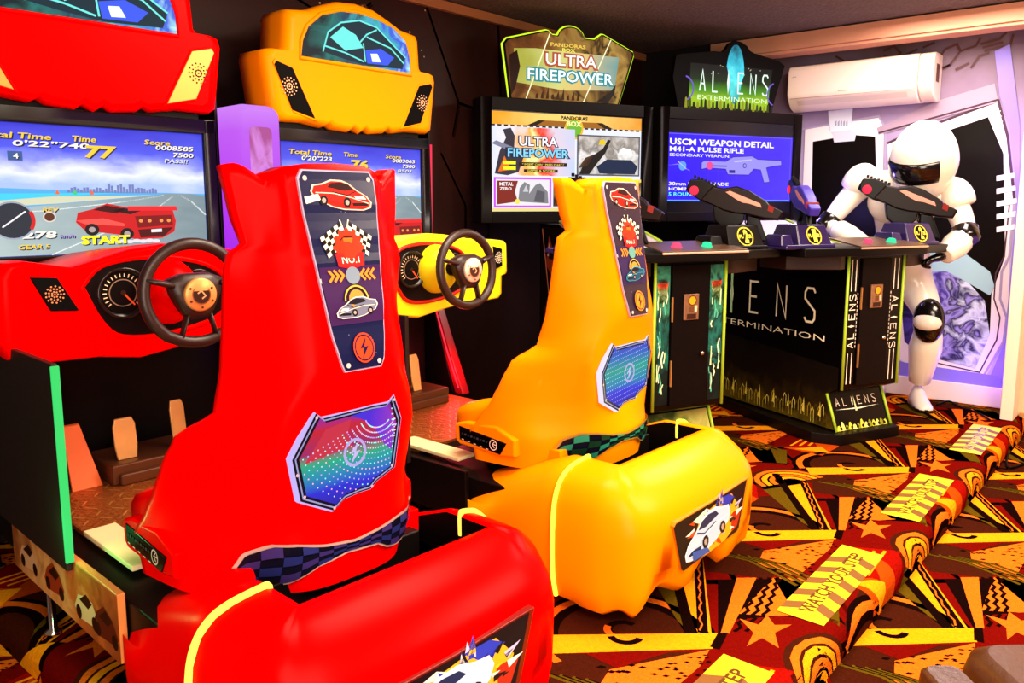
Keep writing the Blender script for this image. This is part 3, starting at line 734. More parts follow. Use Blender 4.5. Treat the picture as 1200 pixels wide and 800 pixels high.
    for sg in (-1, 1):
        q = [(-.385, 1.098), (-.315, 1.092), (-.262, .992), (-.338, .998)] if sg < 0 else [(.368, 1.112), (.425, 1.098), (.428, 1.02), (.385, 1.005)]
        sp_ = MB().prism([(x, .188, z) for x, z in q], (0, .01, 0)).build('dash_speaker', BLK, d, bevel=.002)
        a = Art(plane((0, .1875, 0), (1, 0, 0), (0, 0, 1), (0, -1, 0)), .0003); cxs = sum(p[0] for p in q)/4; czs = sum(p[1] for p in q)/4
        for r_, n_ in ((.0, 1), (.008, 7), (.016, 11), (.024, 13)):
            for k in range(n_): a.disc(cxs+r_*math.cos(k*6.283/n_), czs+r_*math.sin(k*6.283/n_), .0028, '#d8885c' if red else '#f0e0c0', up=0, n=6)
        a.build('speaker_holes', sp_)
    # --- steering wheel
    wc = Vector((0, 0, 1.036)); WM = mat('#2a1512', rough=.4, spec=.4)
    tl = R(5)
    def wp(x, z, y=0): return wc+Vector((x, y+z*math.sin(tl), z*math.cos(tl)))
    sw = MB()
    pts = []; rad = []
    for k in range(48):
        t = 2*math.pi*k/48; pts.append(wp(.152*math.cos(t), .150*math.sin(t)*(1 if math.sin(t) > -.8 else .97)))
        rad.append(.0165+.003*max(0, math.cos(4*t+.4)))
    rim_ = sw.tube(pts, .018, closed=True, n=12).build('wheel_rim', WM, root)
    hb = MB()
    hub = [(-.085, .045), (-.04, .062), (.04, .062), (.085, .045), (.075, .0), (.05, -.05), (.03, -.075), (-.03, -.075), (-.05, -.05), (-.075, 0)]
    hb.loft([[wp(x*k, z*k, y) for x, z in hub] for k, y in ((.6, -.03), (.93, -.024), (1, -.012), (1, .015), (.7, .03))])
    h2 = hb.build('wheel_hub', WM, rim_)
    for pa, pb, wa, wb in (((-.07, .03), (-.145, .05), .026, .02), ((.07, .03), (.145, .05), .026, .02), ((-.034, -.06), (-.058, -.14), .017, .015), ((.034, -.06), (.058, -.14), .017, .015)):
        MB().tube([wp(*pa, -.008), wp((pa[0]+pb[0])/2, (pa[1]+pb[1])/2, -.006), wp(*pb)], [wa, (wa+wb)/2*.85, wb], n=10, flat=.45).build('wheel_spoke', WM, rim_)
    hp = MB().lathe([(.0, -.004), (.046, -.004), (.05, 0), (.05, .012)], wp(0, 0, -.038), (0, 1, 0), n=30).build('hub_plate', hub_c, rim_)
    a = Art(plane(wp(0, 0, -.0425), (1, 0, 0), (0, math.sin(tl), math.cos(tl)), (0, -1, 0)), .0005)
    a.disc(0, 0, .026, '#3a201c', n=28); a.ring(0, 0, .026, .029, '#8a4a28')
    a.L += 1
    for k in range(6): a.disc(.038*math.cos(k*1.047+.5), .038*math.sin(k*1.047+.5), .004, '#5a2a1c', up=0, n=8)
    a.line([(-.012, .004), (0, .012), (.012, -.004), (0, -.012)], .004, '#d8a070'); a.build('hub_badge', hp)
    MB().tube([wp(0, 0, .02), wp(0, 0, .20)], .03).build('steering_column', BLACK, root)
    # --- pedals
    pb_ = MB().box((-.12, .42, .36), (.30, .66, .43)).box((-.10, .40, .36), (.28, .44, .40)); pbx = pb_.build('pedal_box', mat('#5a3018', rough=.45, metal=.3), root, bevel=.008)
    for px_, w_, h_, nm in ((-.045, .078, .14, 'brake_pedal'), (.145, .055, .17, 'accelerator_pedal')):
        m_ = MB(); y0 = .43
        prof = [(-w_/2*.86, 0), (w_/2*.8, .0), (w_/2, h_*.35), (w_/2*.95, h_*.85), (w_/2*.7, h_), (-w_/2*.75, h_), (-w_/2, h_*.8), (-w_/2*.95, h_*.3)]
        zb = .43
        m_.loft([[(px_+x, y0+.04+z*.25-(.012 if z > h_*.7 else 0)+dy, zb+z) for x, z in prof] for dy in (0, .012)], smooth=False)
        pd_ = m_.build(nm, mat('#f0b068', rough=.35, metal=.3, noise=.2, nscale=15), root, bevel=.004)
        MB().tube([(px_, y0+.08, zb+.03), (px_, y0+.10, .42)], .008).build('pedal_arm', STEEL, pd_)
    fr_ = MB().prism([(-.235, .44, .30), (-.125, .44, .30), (-.165, .56, .56), (-.22, .56, .56)], (0, .012, .003)); fr_.build('foot_rest', mat('#f06a30', rough=.4, metal=.1), root, bevel=.003)
    # --- seat
    seat = seat_shell(body, root); tag(seat)
    # cushion and side boxes
    cu = MB()
    rings = []
    for y, z, w in ((-.25, .50, .27), (-.235, .535, .30), (-.26, .565, .325), (-.34, .59, .33), (-.5, .63, .31), (-.62, .62, .26), (-.70, .58, .2)):
        rings.append([(-w, y, .46), (-w, y, z-.03), (-w*.96, y, z-.008), (-w*.8, y, z+.004), (-w*.4, y, z-.012), (0, y, z-.02), (w*.4, y, z-.012), (w*.8, y, z+.004), (w*.96, y, z-.008), (w, y, z-.03), (w, y, .46)])
    cu.loft(rings); cu.build('seat_cushion', body, seat)
    sb = MB()
    side = [(-.285, .512), (-.275, .50), (-.282, .45), (-.30, .436), (-.50, .428), (-.57, .44), (-.57, .50), (-.48, .535), (-.33, .525)]
    for sg in (-1, 1):
        sb.loft([[(sg*.26, y, z) for y, z in side], [(sg*.343, y, z) for y, z in side], [(sg*.352, -.44+(y+.44)*.985, .48+(z-.48)*.97) for y, z in side], [(sg*.356, -.44+(y+.44)*.95, .48+(z-.48)*.86) for y, z in side]], smooth=False)
    sb.box((-.27, -.29, .425), (.27, -.275, .51)).box((-.27, -.70, .40), (.27, -.29, .47))
    sb.build('seat_base', body, seat, bevel=.01, seg=3)
    for sg in (-1, 1):
        q = [(-.312, .505), (-.312, .458), (-.52, .440), (-.545, .468), (-.50, .497)][:5]
        q = [(-.305, .506), (-.308, .456), (-.505, .438), (-.535, .484)]
        lp = MB().prism([(sg*.3535, y, z) for y, z in q], (sg*.006, 0, 0)).build('label_panel', GLOSSB, seat, bevel=.002)
        a = Art(plane((sg*.3602, 0, 0), (0, sg, 0), (0, 0, 1), (sg, 0, 0)), .0004); f_ = sg
        Q = lambda y: y*sg
        a.ring(Q(-.475), .468, .015, .0185, '#e8d8c8', asp=1.05, n=22); a.line([(Q(-.475)+.016, .470), (Q(-.475)-.004, .470), (Q(-.475)+.006, .480)], .0035, '#e8d8c8', up=0)
        a.line([(Q(-.475)-.004, .470), (Q(-.475)+.006, .458)], .0035, '#e8d8c8', up=0)
        a.L += 1
        for k in range(9):
            y = -.32-k*.015; a.poly([(Q(y), .485-k*.001), (Q(y-.010), .485-k*.001), (Q(y-.008), .478-k*.001), (Q(y+.001), .478-k*.001)], '#3c4048' if k % 2 else '#20262c', up=0)
            if k % 2 == 0: a.poly([(Q(y), .462-k*.0015), (Q(y-.012), .461-k*.0015), (Q(y-.012), .458-k*.0015), (Q(y), .459-k*.0015)], '#e8e0d0', up=0)
        a.build('label_marks', lp)
    box('seat_pedestal', (-.24, -.74, .345), (.24, -.32, .43), BLACK, root, .006)
    # decal strip
    TL, TR, BRc, BLc = (-.103, 1.372), (.103, 1.372), (.055, .925), (-.055, .925)
    def yd(x, z): return yback(0, z)-.006
    def dm(x, z, h): return Vector((x, yd(x, z)-h, z))
    # plate
    outl = [(-.09, 1.374), (0, 1.378), (.09, 1.374), (.102, 1.362), (.101, 1.30), (.083, 1.12), (.080, 1.08), (.070, 1.0), (.057, .935), (.048, .924), (-.048, .924), (-.057, .935), (-.070, 1.0), (-.080, 1.08), (-.083, 1.12), (-.101, 1.30), (-.102, 1.362)]
    def strip_plate(k, hh, m, nm, par):
        def wd(z):
            K = [(.924, .050), (.935, .057), (1.0, .070), (1.08, .080), (1.12, .083), (1.30, .101), (1.362, .102), (1.374, .090)]
            for a_, b_ in zip(K, K[1:]):
                if z <= b_[0]: return a_[1]+(b_[1]-a_[1])*(z-a_[0])/(b_[0]-a_[0])
            return .09
        zs_ = [.924+(1.376-.924)*i/24 for i in range(25)]
        mb = MB(); A_ = []; 
        for z in zs_:
            w_ = wd(min(z, 1.374))*k; zz = 1.15+(z-1.15)*(1+(k-1)*.4); y_ = yd(0, zz)
            A_.append([(-w_, y_-hh+.006, zz), (-w_, y_-hh, zz), (w_, y_-hh, zz), (w_, y_-hh+.006, zz)])
        mb.loft(A_, smooth=False); return mb.build(nm, m, par)
    dp = strip_plate(1.04, .002, mat('#a8a0c0', rough=.4), 'decal_strip', seat)
    navy = '#10123c' if red else '#2a1c30'
    strip_plate(1.0, .004, mat(navy, rough=.25, spec=.3), 'decal_ground', dp)
    a = Art(lambda x, z, h: Vector((x, yd(0, z)-.0048-h, z)), .0002)
    a.L += 1
    for x, z in ((-.088, 1.36), (.088, 1.36), (-.044, .936), (.044, .936), (-.082, 1.13)): a.disc(x, z, .006, '#c8b8b8', up=0, n=10)
    random.seed(3)
    for k in range(40): 
        z = .95+random.random()*.4; a.disc((random.random()-.5)*.11, z, .0012, '#8088b8', up=0, n=5)
    pz = 1.115
    zs2 = [1.028+.132*i/8 for i in range(9)]; a.quads([(-.074-.012*i/8, z) for i, z in enumerate(zs2)], [(.074+.012*i/8, z) for i, z in enumerate(zs2)], '#3a1c4c' if red else '#30204c')
    car(a, .004, 1.318, .080, '#d81a10' if red else '#c81408', '#280808', '#e8c8b8', rot=-6)
    a.L += 1
    if red: a.poly([(-.098, 1.318), (-.06, 1.325), (-.056, 1.312), (-.095, 1.302)], '#f8f0d8')
    # crossed chequered flags
    for sg in (-1, 1):
        for i in range(6):
            for j in range(5):
                u, v = i/6, j/5
                def FP(u, v): return (sg*(.012+.062*u+.004*v-.0*v), 1.228-.052*u*.9+.0+ -.052*v+.026*u*0)
                def FP(u, v): bx, bz = sg*(.012+.060*u), 1.262-.036*u; return (bx-sg*.016*v, bz-.046*v)
                q = [FP(u, v), FP(u+1/6, v), FP(u+1/6, v+.2), FP(u, v+.2)]
                a.poly(q, '#f0e4d0' if (i+j) % 2 else '#14100f', up=0)
        a.line([(sg*.012, 1.266), (-sg*.014, 1.18)], .003, '#f0e4d0', up=0)
    a.L += 1
    gx, gz = .002, 1.202
    a.poly([(gx+(.036 if k % 2 else .044)*math.cos(k*math.pi/12+d), gz+(.036 if k % 2 else .044)*math.sin(k*math.pi/12+d)*1.05) for k in range(24) for d in (-.05, .05)], '#d03014')
    a.disc(gx, gz, .028, '#3a1018'); a.poly([(gx-.014, gz+.022), (gx+.014, gz+.022), (gx+.008, gz), (gx+.003, gz-.004), (gx+.009, gz-.016), (gx-.009, gz-.016), (gx-.003, gz-.004), (gx-.008, gz)], '#e8681c')
    a.poly([(gx-.040, gz-.012), (gx+.040, gz-.012), (gx+.036, gz-.042), (gx, gz-.050), (gx-.036, gz-.042)], '#c81818')
    a.text('NO.1', gx-.024, gz-.036, gx+.024, gz-.018, '#f4d8c8', .01)
    a.disc(.002, 1.138, .020, '#78889c' if red else '#609890', n=20)
    a.L += 1
    for sg in (-1, 1):
        for k in range(3):
            x = sg*(.024+k*.014); a.line([(x+sg*.012, 1.152), (x, 1.139), (x+sg*.012, 1.126)], .006, '#f08a28', up=0)
    a.ring(.002, 1.082, .026, .036, '#14100c', a0=0, a1=180, n=14); a.ring(.002, 1.082, .030, .034, '#d8a848', a0=0, a1=180, n=14)
    a.disc(.002, 1.084, .022, '#c88838', n=14)
    car(a, .0, 1.062, .056, '#6c7088' if red else '#20486a', '#1a1420', '#d8d0c8' if red else '#3898a8', rot=3, flip=-1)
    bolt_logo(a, .002, .972, .030, '#e0401c' if red else '#f08a1c', navy, 1.15)
    a.build('decal_art', dp)
    # --- light panel with infinity mirror
    EP = [(-.118, .836), (-.10, .820), (.05, .824), (.095, .822), (.114, .838), (.136, .775), (.112, .650), (.055, .628), (.035, .612), (.0, .612), (-.045, .607), (-.077, .586), (-.168, .634), (-.186, .738)]
    yp = -.797
    def sc_(k, P=EP): return [(-.02+(x+.02)*k, .715+(z-.715)*k) for x, z in P]
    ep = MB().loft([[(x, yp+.012, z) for x, z in sc_(.99)], [(x, yp, z) for x, z in sc_(1.0)], [(x, yp-.006, z) for x, z in sc_(.975)]], smooth=False).build('light_panel', E('#c8b8ff' if red else '#f0e8ff', .8), seat)
    a = Art(plane((0, yp-.0065, 0), (1, 0, 0), (0, 0, 1), (0, -1, 0)), .0004)
    a.poly(sc_(.965), '#0c0a18'); a.line(sc_(.915), .0035, E('#a0a0d0', .8), closed=True)
    if red: gm = ramp_mat('mirror_lights', [(0, '#1810b0'), (.22, '#2028f0'), (.38, '#10a0c8'), (.5, '#20c090'), (.6, '#b02070'), (.8, '#e01030'), (1, '#5820e0')], 'Z', .60, .83, .62, 2.5, .25, (1, 1, 1), .3)
    else: gm = ramp_mat('mirror_lights', [(0, '#1810c0'), (.28, '#2030f0'), (.4, '#1090c8'), (.6, '#18b0a0'), (.8, '#2070d8'), (1, '#4820d8')], 'Z', .60, .83, .65, 2.5, .15, (1, 1, 1), .2)
    ins = sc_(.86); a.poly(ins, gm)
    if red:
        a.poly([(-.02, .808), (.03, .812), (.088, .812), (.112, .772), (.098, .70), (.075, .72), (.055, .755), (.02, .79)], ramp_mat('mirror_violet', [(0, '#2030f0'), (.5, '#5020e8'), (1, '#a030d0')], 'X', -.02, .11, .7, 8, .5)); a.poly([(-.15, .72), (-.09, .79), (-.02, .80), (-.03, .77), (-.02, .735)], E('#d82848', .7), up=0)
    # rows of light dots receding into the mirror
    def inside(x, z, P):
        c_ = False; n_ = len(P)
        for i in range(n_):
            x1_, z1_ = P[i]; x2_, z2_ = P[i-1]
            if (z1_ > z) != (z2_ > z) and x < (x2_-x1_)*(z-z1_)/(z2_-z1_)+x1_: c_ = not c_
        return c_
    a.L += 1
    for r_ in range(15):
        for k in range(34):
            if red:
                t = R(200+150*k/33); rr = .035+.0125*r_
                x, z = .06+rr*1.15*math.cos(t), .80+rr*math.sin(t)
                if r_ % 2 == 0 and k > 26: x, z = .02+k*.003, .72+r_*.007
            else: x, z = -.19+k*.0105, .60+r_*.016+k*.0012
            if inside(x, z, ins): a.disc(x, z, .0021 if red else .0018, E(['#b8a8ff', '#90fff0', '#ffb8d0', '#c8d8ff'][(r_+k//5) % 4] if red else ['#a8b8ff', '#a8fff0', '#d8c8ff'][(r_//4) % 3], 1.0), up=0, n=5)
    bx_, bz_ = -.012, .718
    a.ring(bx_, bz_, .026, .033, E('#b8a8e8', .85), asp=1.05); a.poly([(bx_+x, bz_+z) for x, z in ((.012, .026), (-.016, -.001), (-.002, .0), (-.012, -.026), (.016, .003), (.002, .002))], E('#c8b8f0', .85))
    a.L += 1
    for x, z in ((-.118, .822), (.112, .825), (-.158, .645), (-.077, .598), (.036, .622), (.10, .66), (-.175, .70)): a.disc(x*.97, z, .004, '#a898a8', up=0, n=8)
    a.build('mirror_picture', ep)
    # --- chequered lower panel on the curved seat back
    CT = [(-.262, .462), (-.245, .50), (-.20, .522), (-.156, .520), (-.10, .508), (-.02, .50), (.05, .506), (.13, .516), (.19, .514), (.225, .512), (.25, .500)]
    CB = [(-.262, .455), (-.245, .424), (-.20, .420), (-.165, .430), (-.11, .466), (-.04, .482), (.05, .474), (.085, .452), (.12, .445), (.165, .446), (.25, .490)]
    def pw_(K, x):
        for p, q in zip(K, K[1:]):
            if x <= q[0]: return p[1]+(q[1]-p[1])*(x-p[0])/(q[0]-p[0])
        return K[-1][1]
    def mk(a_):
        xs = [-.262+.008*i for i in range(65)]
        xs = [x for x in xs if x <= .25]
        a_.quads([(x*1.02, pw_(CT, x)+.006) for x in xs], [(x*1.02, pw_(CB, x)-.006) for x in xs], '#b89088' if red else '#a07830')
        a_.quads([(x, pw_(CT, x)) for x in xs], [(x, pw_(CB, x)) for x in xs], '#0c0a1c')
        a_.L += 1
        pal = ['#202460', '#1c6080', '#342460', '#10304c'] if red else ['#10301c', '#1c5a30', '#207860', '#0c1c18']
        for i in range(14):
            for j in range(4):
                if (i+j) % 2: continue
                x = -.255+i*.035; t0, t1 = j/4, (j+1)/4
                xs_ = [x+.034*k/3 for k in range(4)]
                lo = [(u, pw_(CB, u)+(pw_(CT, u)-pw_(CB, u))*t0) for u in xs_]; hi = [(u, pw_(CB, u)+(pw_(CT, u)-pw_(CB, u))*t1) for u in xs_]
                if x+.034 < .25: a_.quads(hi, lo, pal[(i*3+j) % 4], up=0)
    wrapped(mk, 'chequer_panel', seat, None)
    # --- rear pod
    PATH = [(-.432, -.405), (-.436, -.50), (-.44, -.70), (-.445, -.86), (-.44, -.98), (-.405, -1.08), (-.32, -1.128), (-.15, -1.142), (0, -1.145), (.15, -1.142), (.32, -1.128), (.405, -1.08), (.45, -.98), (.45, -.86), (.44, -.70), (.436, -.50), (.432, -.405)]
    PT = catmull(PATH, 6); NP = len(PT)
    def nrm(i):
        a_, b_ = PT[max(i-1, 0)], PT[min(i+1, NP-1)]; d_ = Vector((b_[0]-a_[0], b_[1]-a_[1])).normalized(); return Vector((d_.y, -d_.x))
    def prof(i, inset=0):
        x, y = PT[i]; t = i/(NP-1); fro = max(0, 1-abs(y+.40)/.36)
        top = .462-.130*fro
        rear = max(0, min(1, (-y-.98)/.14))          # 1 on the rear face
        zb = .03+.05*rear-.02*max(0, 1-abs(abs(x)-.38)/.1)*(1 if y < -.9 else 0)+.03*math.sin(i*.55)*rear
        if rear > .5 and abs(x) < .1: zb += .02
        n_ = nrm(i); o = Vector((x, y, 0)); n3 = Vector((n_.x, n_.y, 0))
        iw = .19 if y > -.9 else .19+.0*rear
        P_ = [(-.10, zb+.02), (-.05, zb+.002), (-.02, zb+.02), (-.004, zb+.09), (.0, .18+zb*.3), (0, .27), (-.008, top-.10), (-.028, top-.045), (-.06-.01*rear, top-.015), (-.10, top+.0), (-.14, top+.006), (-.165, top+.004), (-.178, top-.006), (-.180, top-.03), (-.180, .33)]
        if rear > 0:
            P2 = [(-.10, zb+.02), (-.05, zb), (-.02, zb+.03), (-.01, zb+.09), (-.008, .18), (-.006, .30), (-.016, .345), (-.045, .385), (-.085, .418), (-.13, .438), (-.17, .452), (-.195, .462), (-.205, .458), (-.208, .44), (-.21, .33)]
            P_ = [(a_[0]*(1-rear)+b_[0]*rear, a_[1]*(1-rear)+b_[1]*rear) for a_, b_ in zip(P_, P2)]
        P_ = P_[:9]; O_ = [o+n3*(h_-inset)+Vector((0, 0, min(z_, top+.01))) for h_, z_ in P_]
        wx = max(-.250, min(.322, x)); wy = max(-.925, y); zi = top+.004
        I = Vector((wx, wy, zi)); S0 = O_[-1]
        M_ = [S0.lerp(I, t_) for t_ in (.3, .6, .85)]
        for k_, m_ in enumerate(M_): m_.z = S0.z+(zi-S0.z)*(.55, .85, 1.0)[k_]+(.004 if rear < .5 else .0)
        O_ += M_+[I, I+Vector((0, 0, -.022))]
        return [tuple(v_) for v_ in O_]
    j1 = min(range(NP//2), key=lambda i: abs(PT[i][1]+.80)); j2 = NP-1-j1
    MB().loft([prof(i) for i in range(j1, j2+1)], cap=False, closed=False).build('rear_fairing', body2, root)
    for rg_ in (range(0, j1+1), range(j2, NP)):
        sf = MB().loft([prof(i, .012) for i in rg_], cap=False, closed=False)
        fc = prof(rg_[0] if rg_[0] == 0 else NP-1, .012); sf.add(fc+[(fc[-1][0], fc[-1][1], fc[0][2])], [list(range(len(fc)+1))]); sf.build('side_fairing', body2, root)
    # light tubes at the joints
    for j, sg in ((j1, -1), (j2, 1)):
        P_ = prof(j)[2:-1]; n_ = nrm(j)
        P_ = P_+[tuple(Vector(P_[-1])+Vector((0, 0, -.06)))]; pth = [Vector(p)+Vector((n_.x*.004, n_.y*.004, .003 if k > 5 else 0)) for k, p in enumerate(P_)]
        tb = MB().tube(catmull([tuple(p) for p in pth], 3), .0085 if red else .0075, n=8).build('light_tube', E('#ffd84a' if red else '#fff03c', 1.6), root)
        tag(tb, 'glowing yellow light tube')
    # inner well
    wl_ = MB().box((-.26, -.93, .30), (.33, -.60, .345)); wl_.build('pod_well', BLK, root)
    wr = []
    for i in range(0, NP):
        q_ = prof(i)[-1]; wr.append([(q_[0]*.995, q_[1]+.001, q_[2]+.019), (q_[0]*.995, q_[1]+.002, .30)])
    MB().loft(wr, cap=False, closed=False).build('well_lining', BLK, root)
    # art panel at the rear
    ap = [(-.262, .318), (-.25, .330), (.0, .333), (.24, .345), (.255, .345), (.205, .175), (.19, .165), (-.19, .148), (-.205, .158)]
    yr = -1.1455
    pl = MB().prism([(x, yr+.004, z) for x, z in ap], (0, .02, 0)).build('rear_picture_panel', mat('#6a0c06' if red else '#c8780c', rough=.3), root, bevel=.002)
    a = Art(plane((0, yr+.0035, 0), (1, 0, 0), (0, 0, 1), (0, -1, 0)), .0004)
    a.poly([(x*.97-.012, .243+(z-.243)*.95) for x, z in ap], '#100c14')
    lo = [(-.24, .16), (.2, .32)]
    a.poly([(-.17, .17), (-.10, .30), (.04, .322), (.12, .322), (.18, .26), (.15, .19), (.08, .165), (-.05, .158)], '#e8a820')
    a.poly([(.02, .325), (.10, .326), (.15, .30), (.08, .28)], '#2838b8'); a.poly([(-.15, .30), (-.06, .32), (-.02, .30), (-.09, .275)], '#e8e0d0', up=0); a.poly([(.12, .25), (.2, .25), (.17, .19), (.13, .18)], '#a82818', up=0)
    random.seed(11)
    a.L += 1
    for k in range(44):
        t = random.random()*6.28; r0 = .05+random.random()*.05; x = -.01+r0*1.7*math.cos(t); z = .243+r0*.9*math.sin(t)
        if not inside(x, z, ap): continue
        w_ = .012+.018*random.random(); d_ = t+.3
        a.poly([(x-w_*math.sin(d_)*.4, z+w_*math.cos(d_)*.4), (x+w_*2*math.cos(d_), z+w_*1.2*math.sin(d_)), (x+w_*math.sin(d_)*.4, z-w_*math.cos(d_)*.4)], ['#f8f0e0', '#f0c020', '#2838b8', '#d84818', '#181018', '#c0b8e0'][k % 6], up=0)
    car(a, -.04, .232, .150, '#b8d0ec', '#182850', '#f4f0f8', rot=10, flip=-1)
    a.poly([(-.15, .20), (-.05, .185), (-.03, .165), (-.14, .165)], '#3858a8')
    a.build('picture', pl)
    return root
MRED = mat((.95, .0, .0, 1), rough=.28, spec=.02)
MYEL = mat((.98, .25, .0, 1), rough=.36, spec=.03)
MYEL2 = mat((.98, .28, .0, 1), rough=.3, spec=.05)
LEMON = mat((.92, .72, .01, 1), rough=.4, spec=.15)
GOLDP = mat('#dca84c', rough=.4, metal=.3)
racing_machine('racing_arcade_machine', FR, 'red racing game cabinet in the foreground, its red bucket seat seen from behind', MRED, MRED, MRED, mat('#e8a058', rough=.35, metal=.3), GOLDP, GOLDP, "0'22\"740", '77', '0008585', 'red')
racing_machine('racing_arcade_machine', FY, 'yellow racing game cabinet behind the red one, yellow bucket seat and pod', MYEL, MYEL2, LEMON, mat('#e8d0b8', rough=.35, metal=.3), BLK, GOLDP if False else BLK, "0'20\"223", '76', '0003063', 'yellow')
# --- lit purple column between the two cabinets
lc = thing('light_column', 'glowing purple rounded light column between the red and yellow racing screens', 'light column', (FR.o[0], FR.o[1], 0), FR.a)
def cap_out(w, z0, z1, r, cx=.567): 
    return [(cx-w, z0), (cx+w, z0)]+[(cx+w-r+r*math.cos(R(a)), z1-r+r*math.sin(R(a))) for a in range(0, 91, 15)]+[(cx-w+r+r*math.cos(R(a)), z1-r+r*math.sin(R(a))) for a in range(90, 181, 15)]
PUR = ramp_mat('purple_glow', [(0, '#8a10d8'), (.45, '#b038e8'), (.8, '#b858e8'), (1, '#d090f0')], 'Z', .9, 1.75, .9, 2, .1)
MB().loft([[(x, .82, z) for x, z in cap_out(.095, .30, 1.685, .045)], [(x, .60, z) for x, z in cap_out(.095, .30, 1.685, .045)], [(x, .575, z) for x, z in cap_out(.088, .31, 1.678, .042)], [(x, .565, z) for x, z in cap_out(.070, .33, 1.66, .035)]]).build('column_shell', PUR, lc)
pl = MB().prism([(x, .5635, z) for x, z in cap_out(.048, .6, 1.60, .02)], (0, .006, 0)).build('column_picture', ramp_mat('column_art', [(0, '#6a10a8'), (.5, '#b848e0'), (.75, '#d080d8'), (1, '#a84890')], 'Z', 1.0, 1.6, .9, 14, .9, (1, 1, .6), 1), lc)
MB().box((.46, .60, 0), (.675, .84, .30)).build('column_foot', BLACK, lc, bevel=.006)
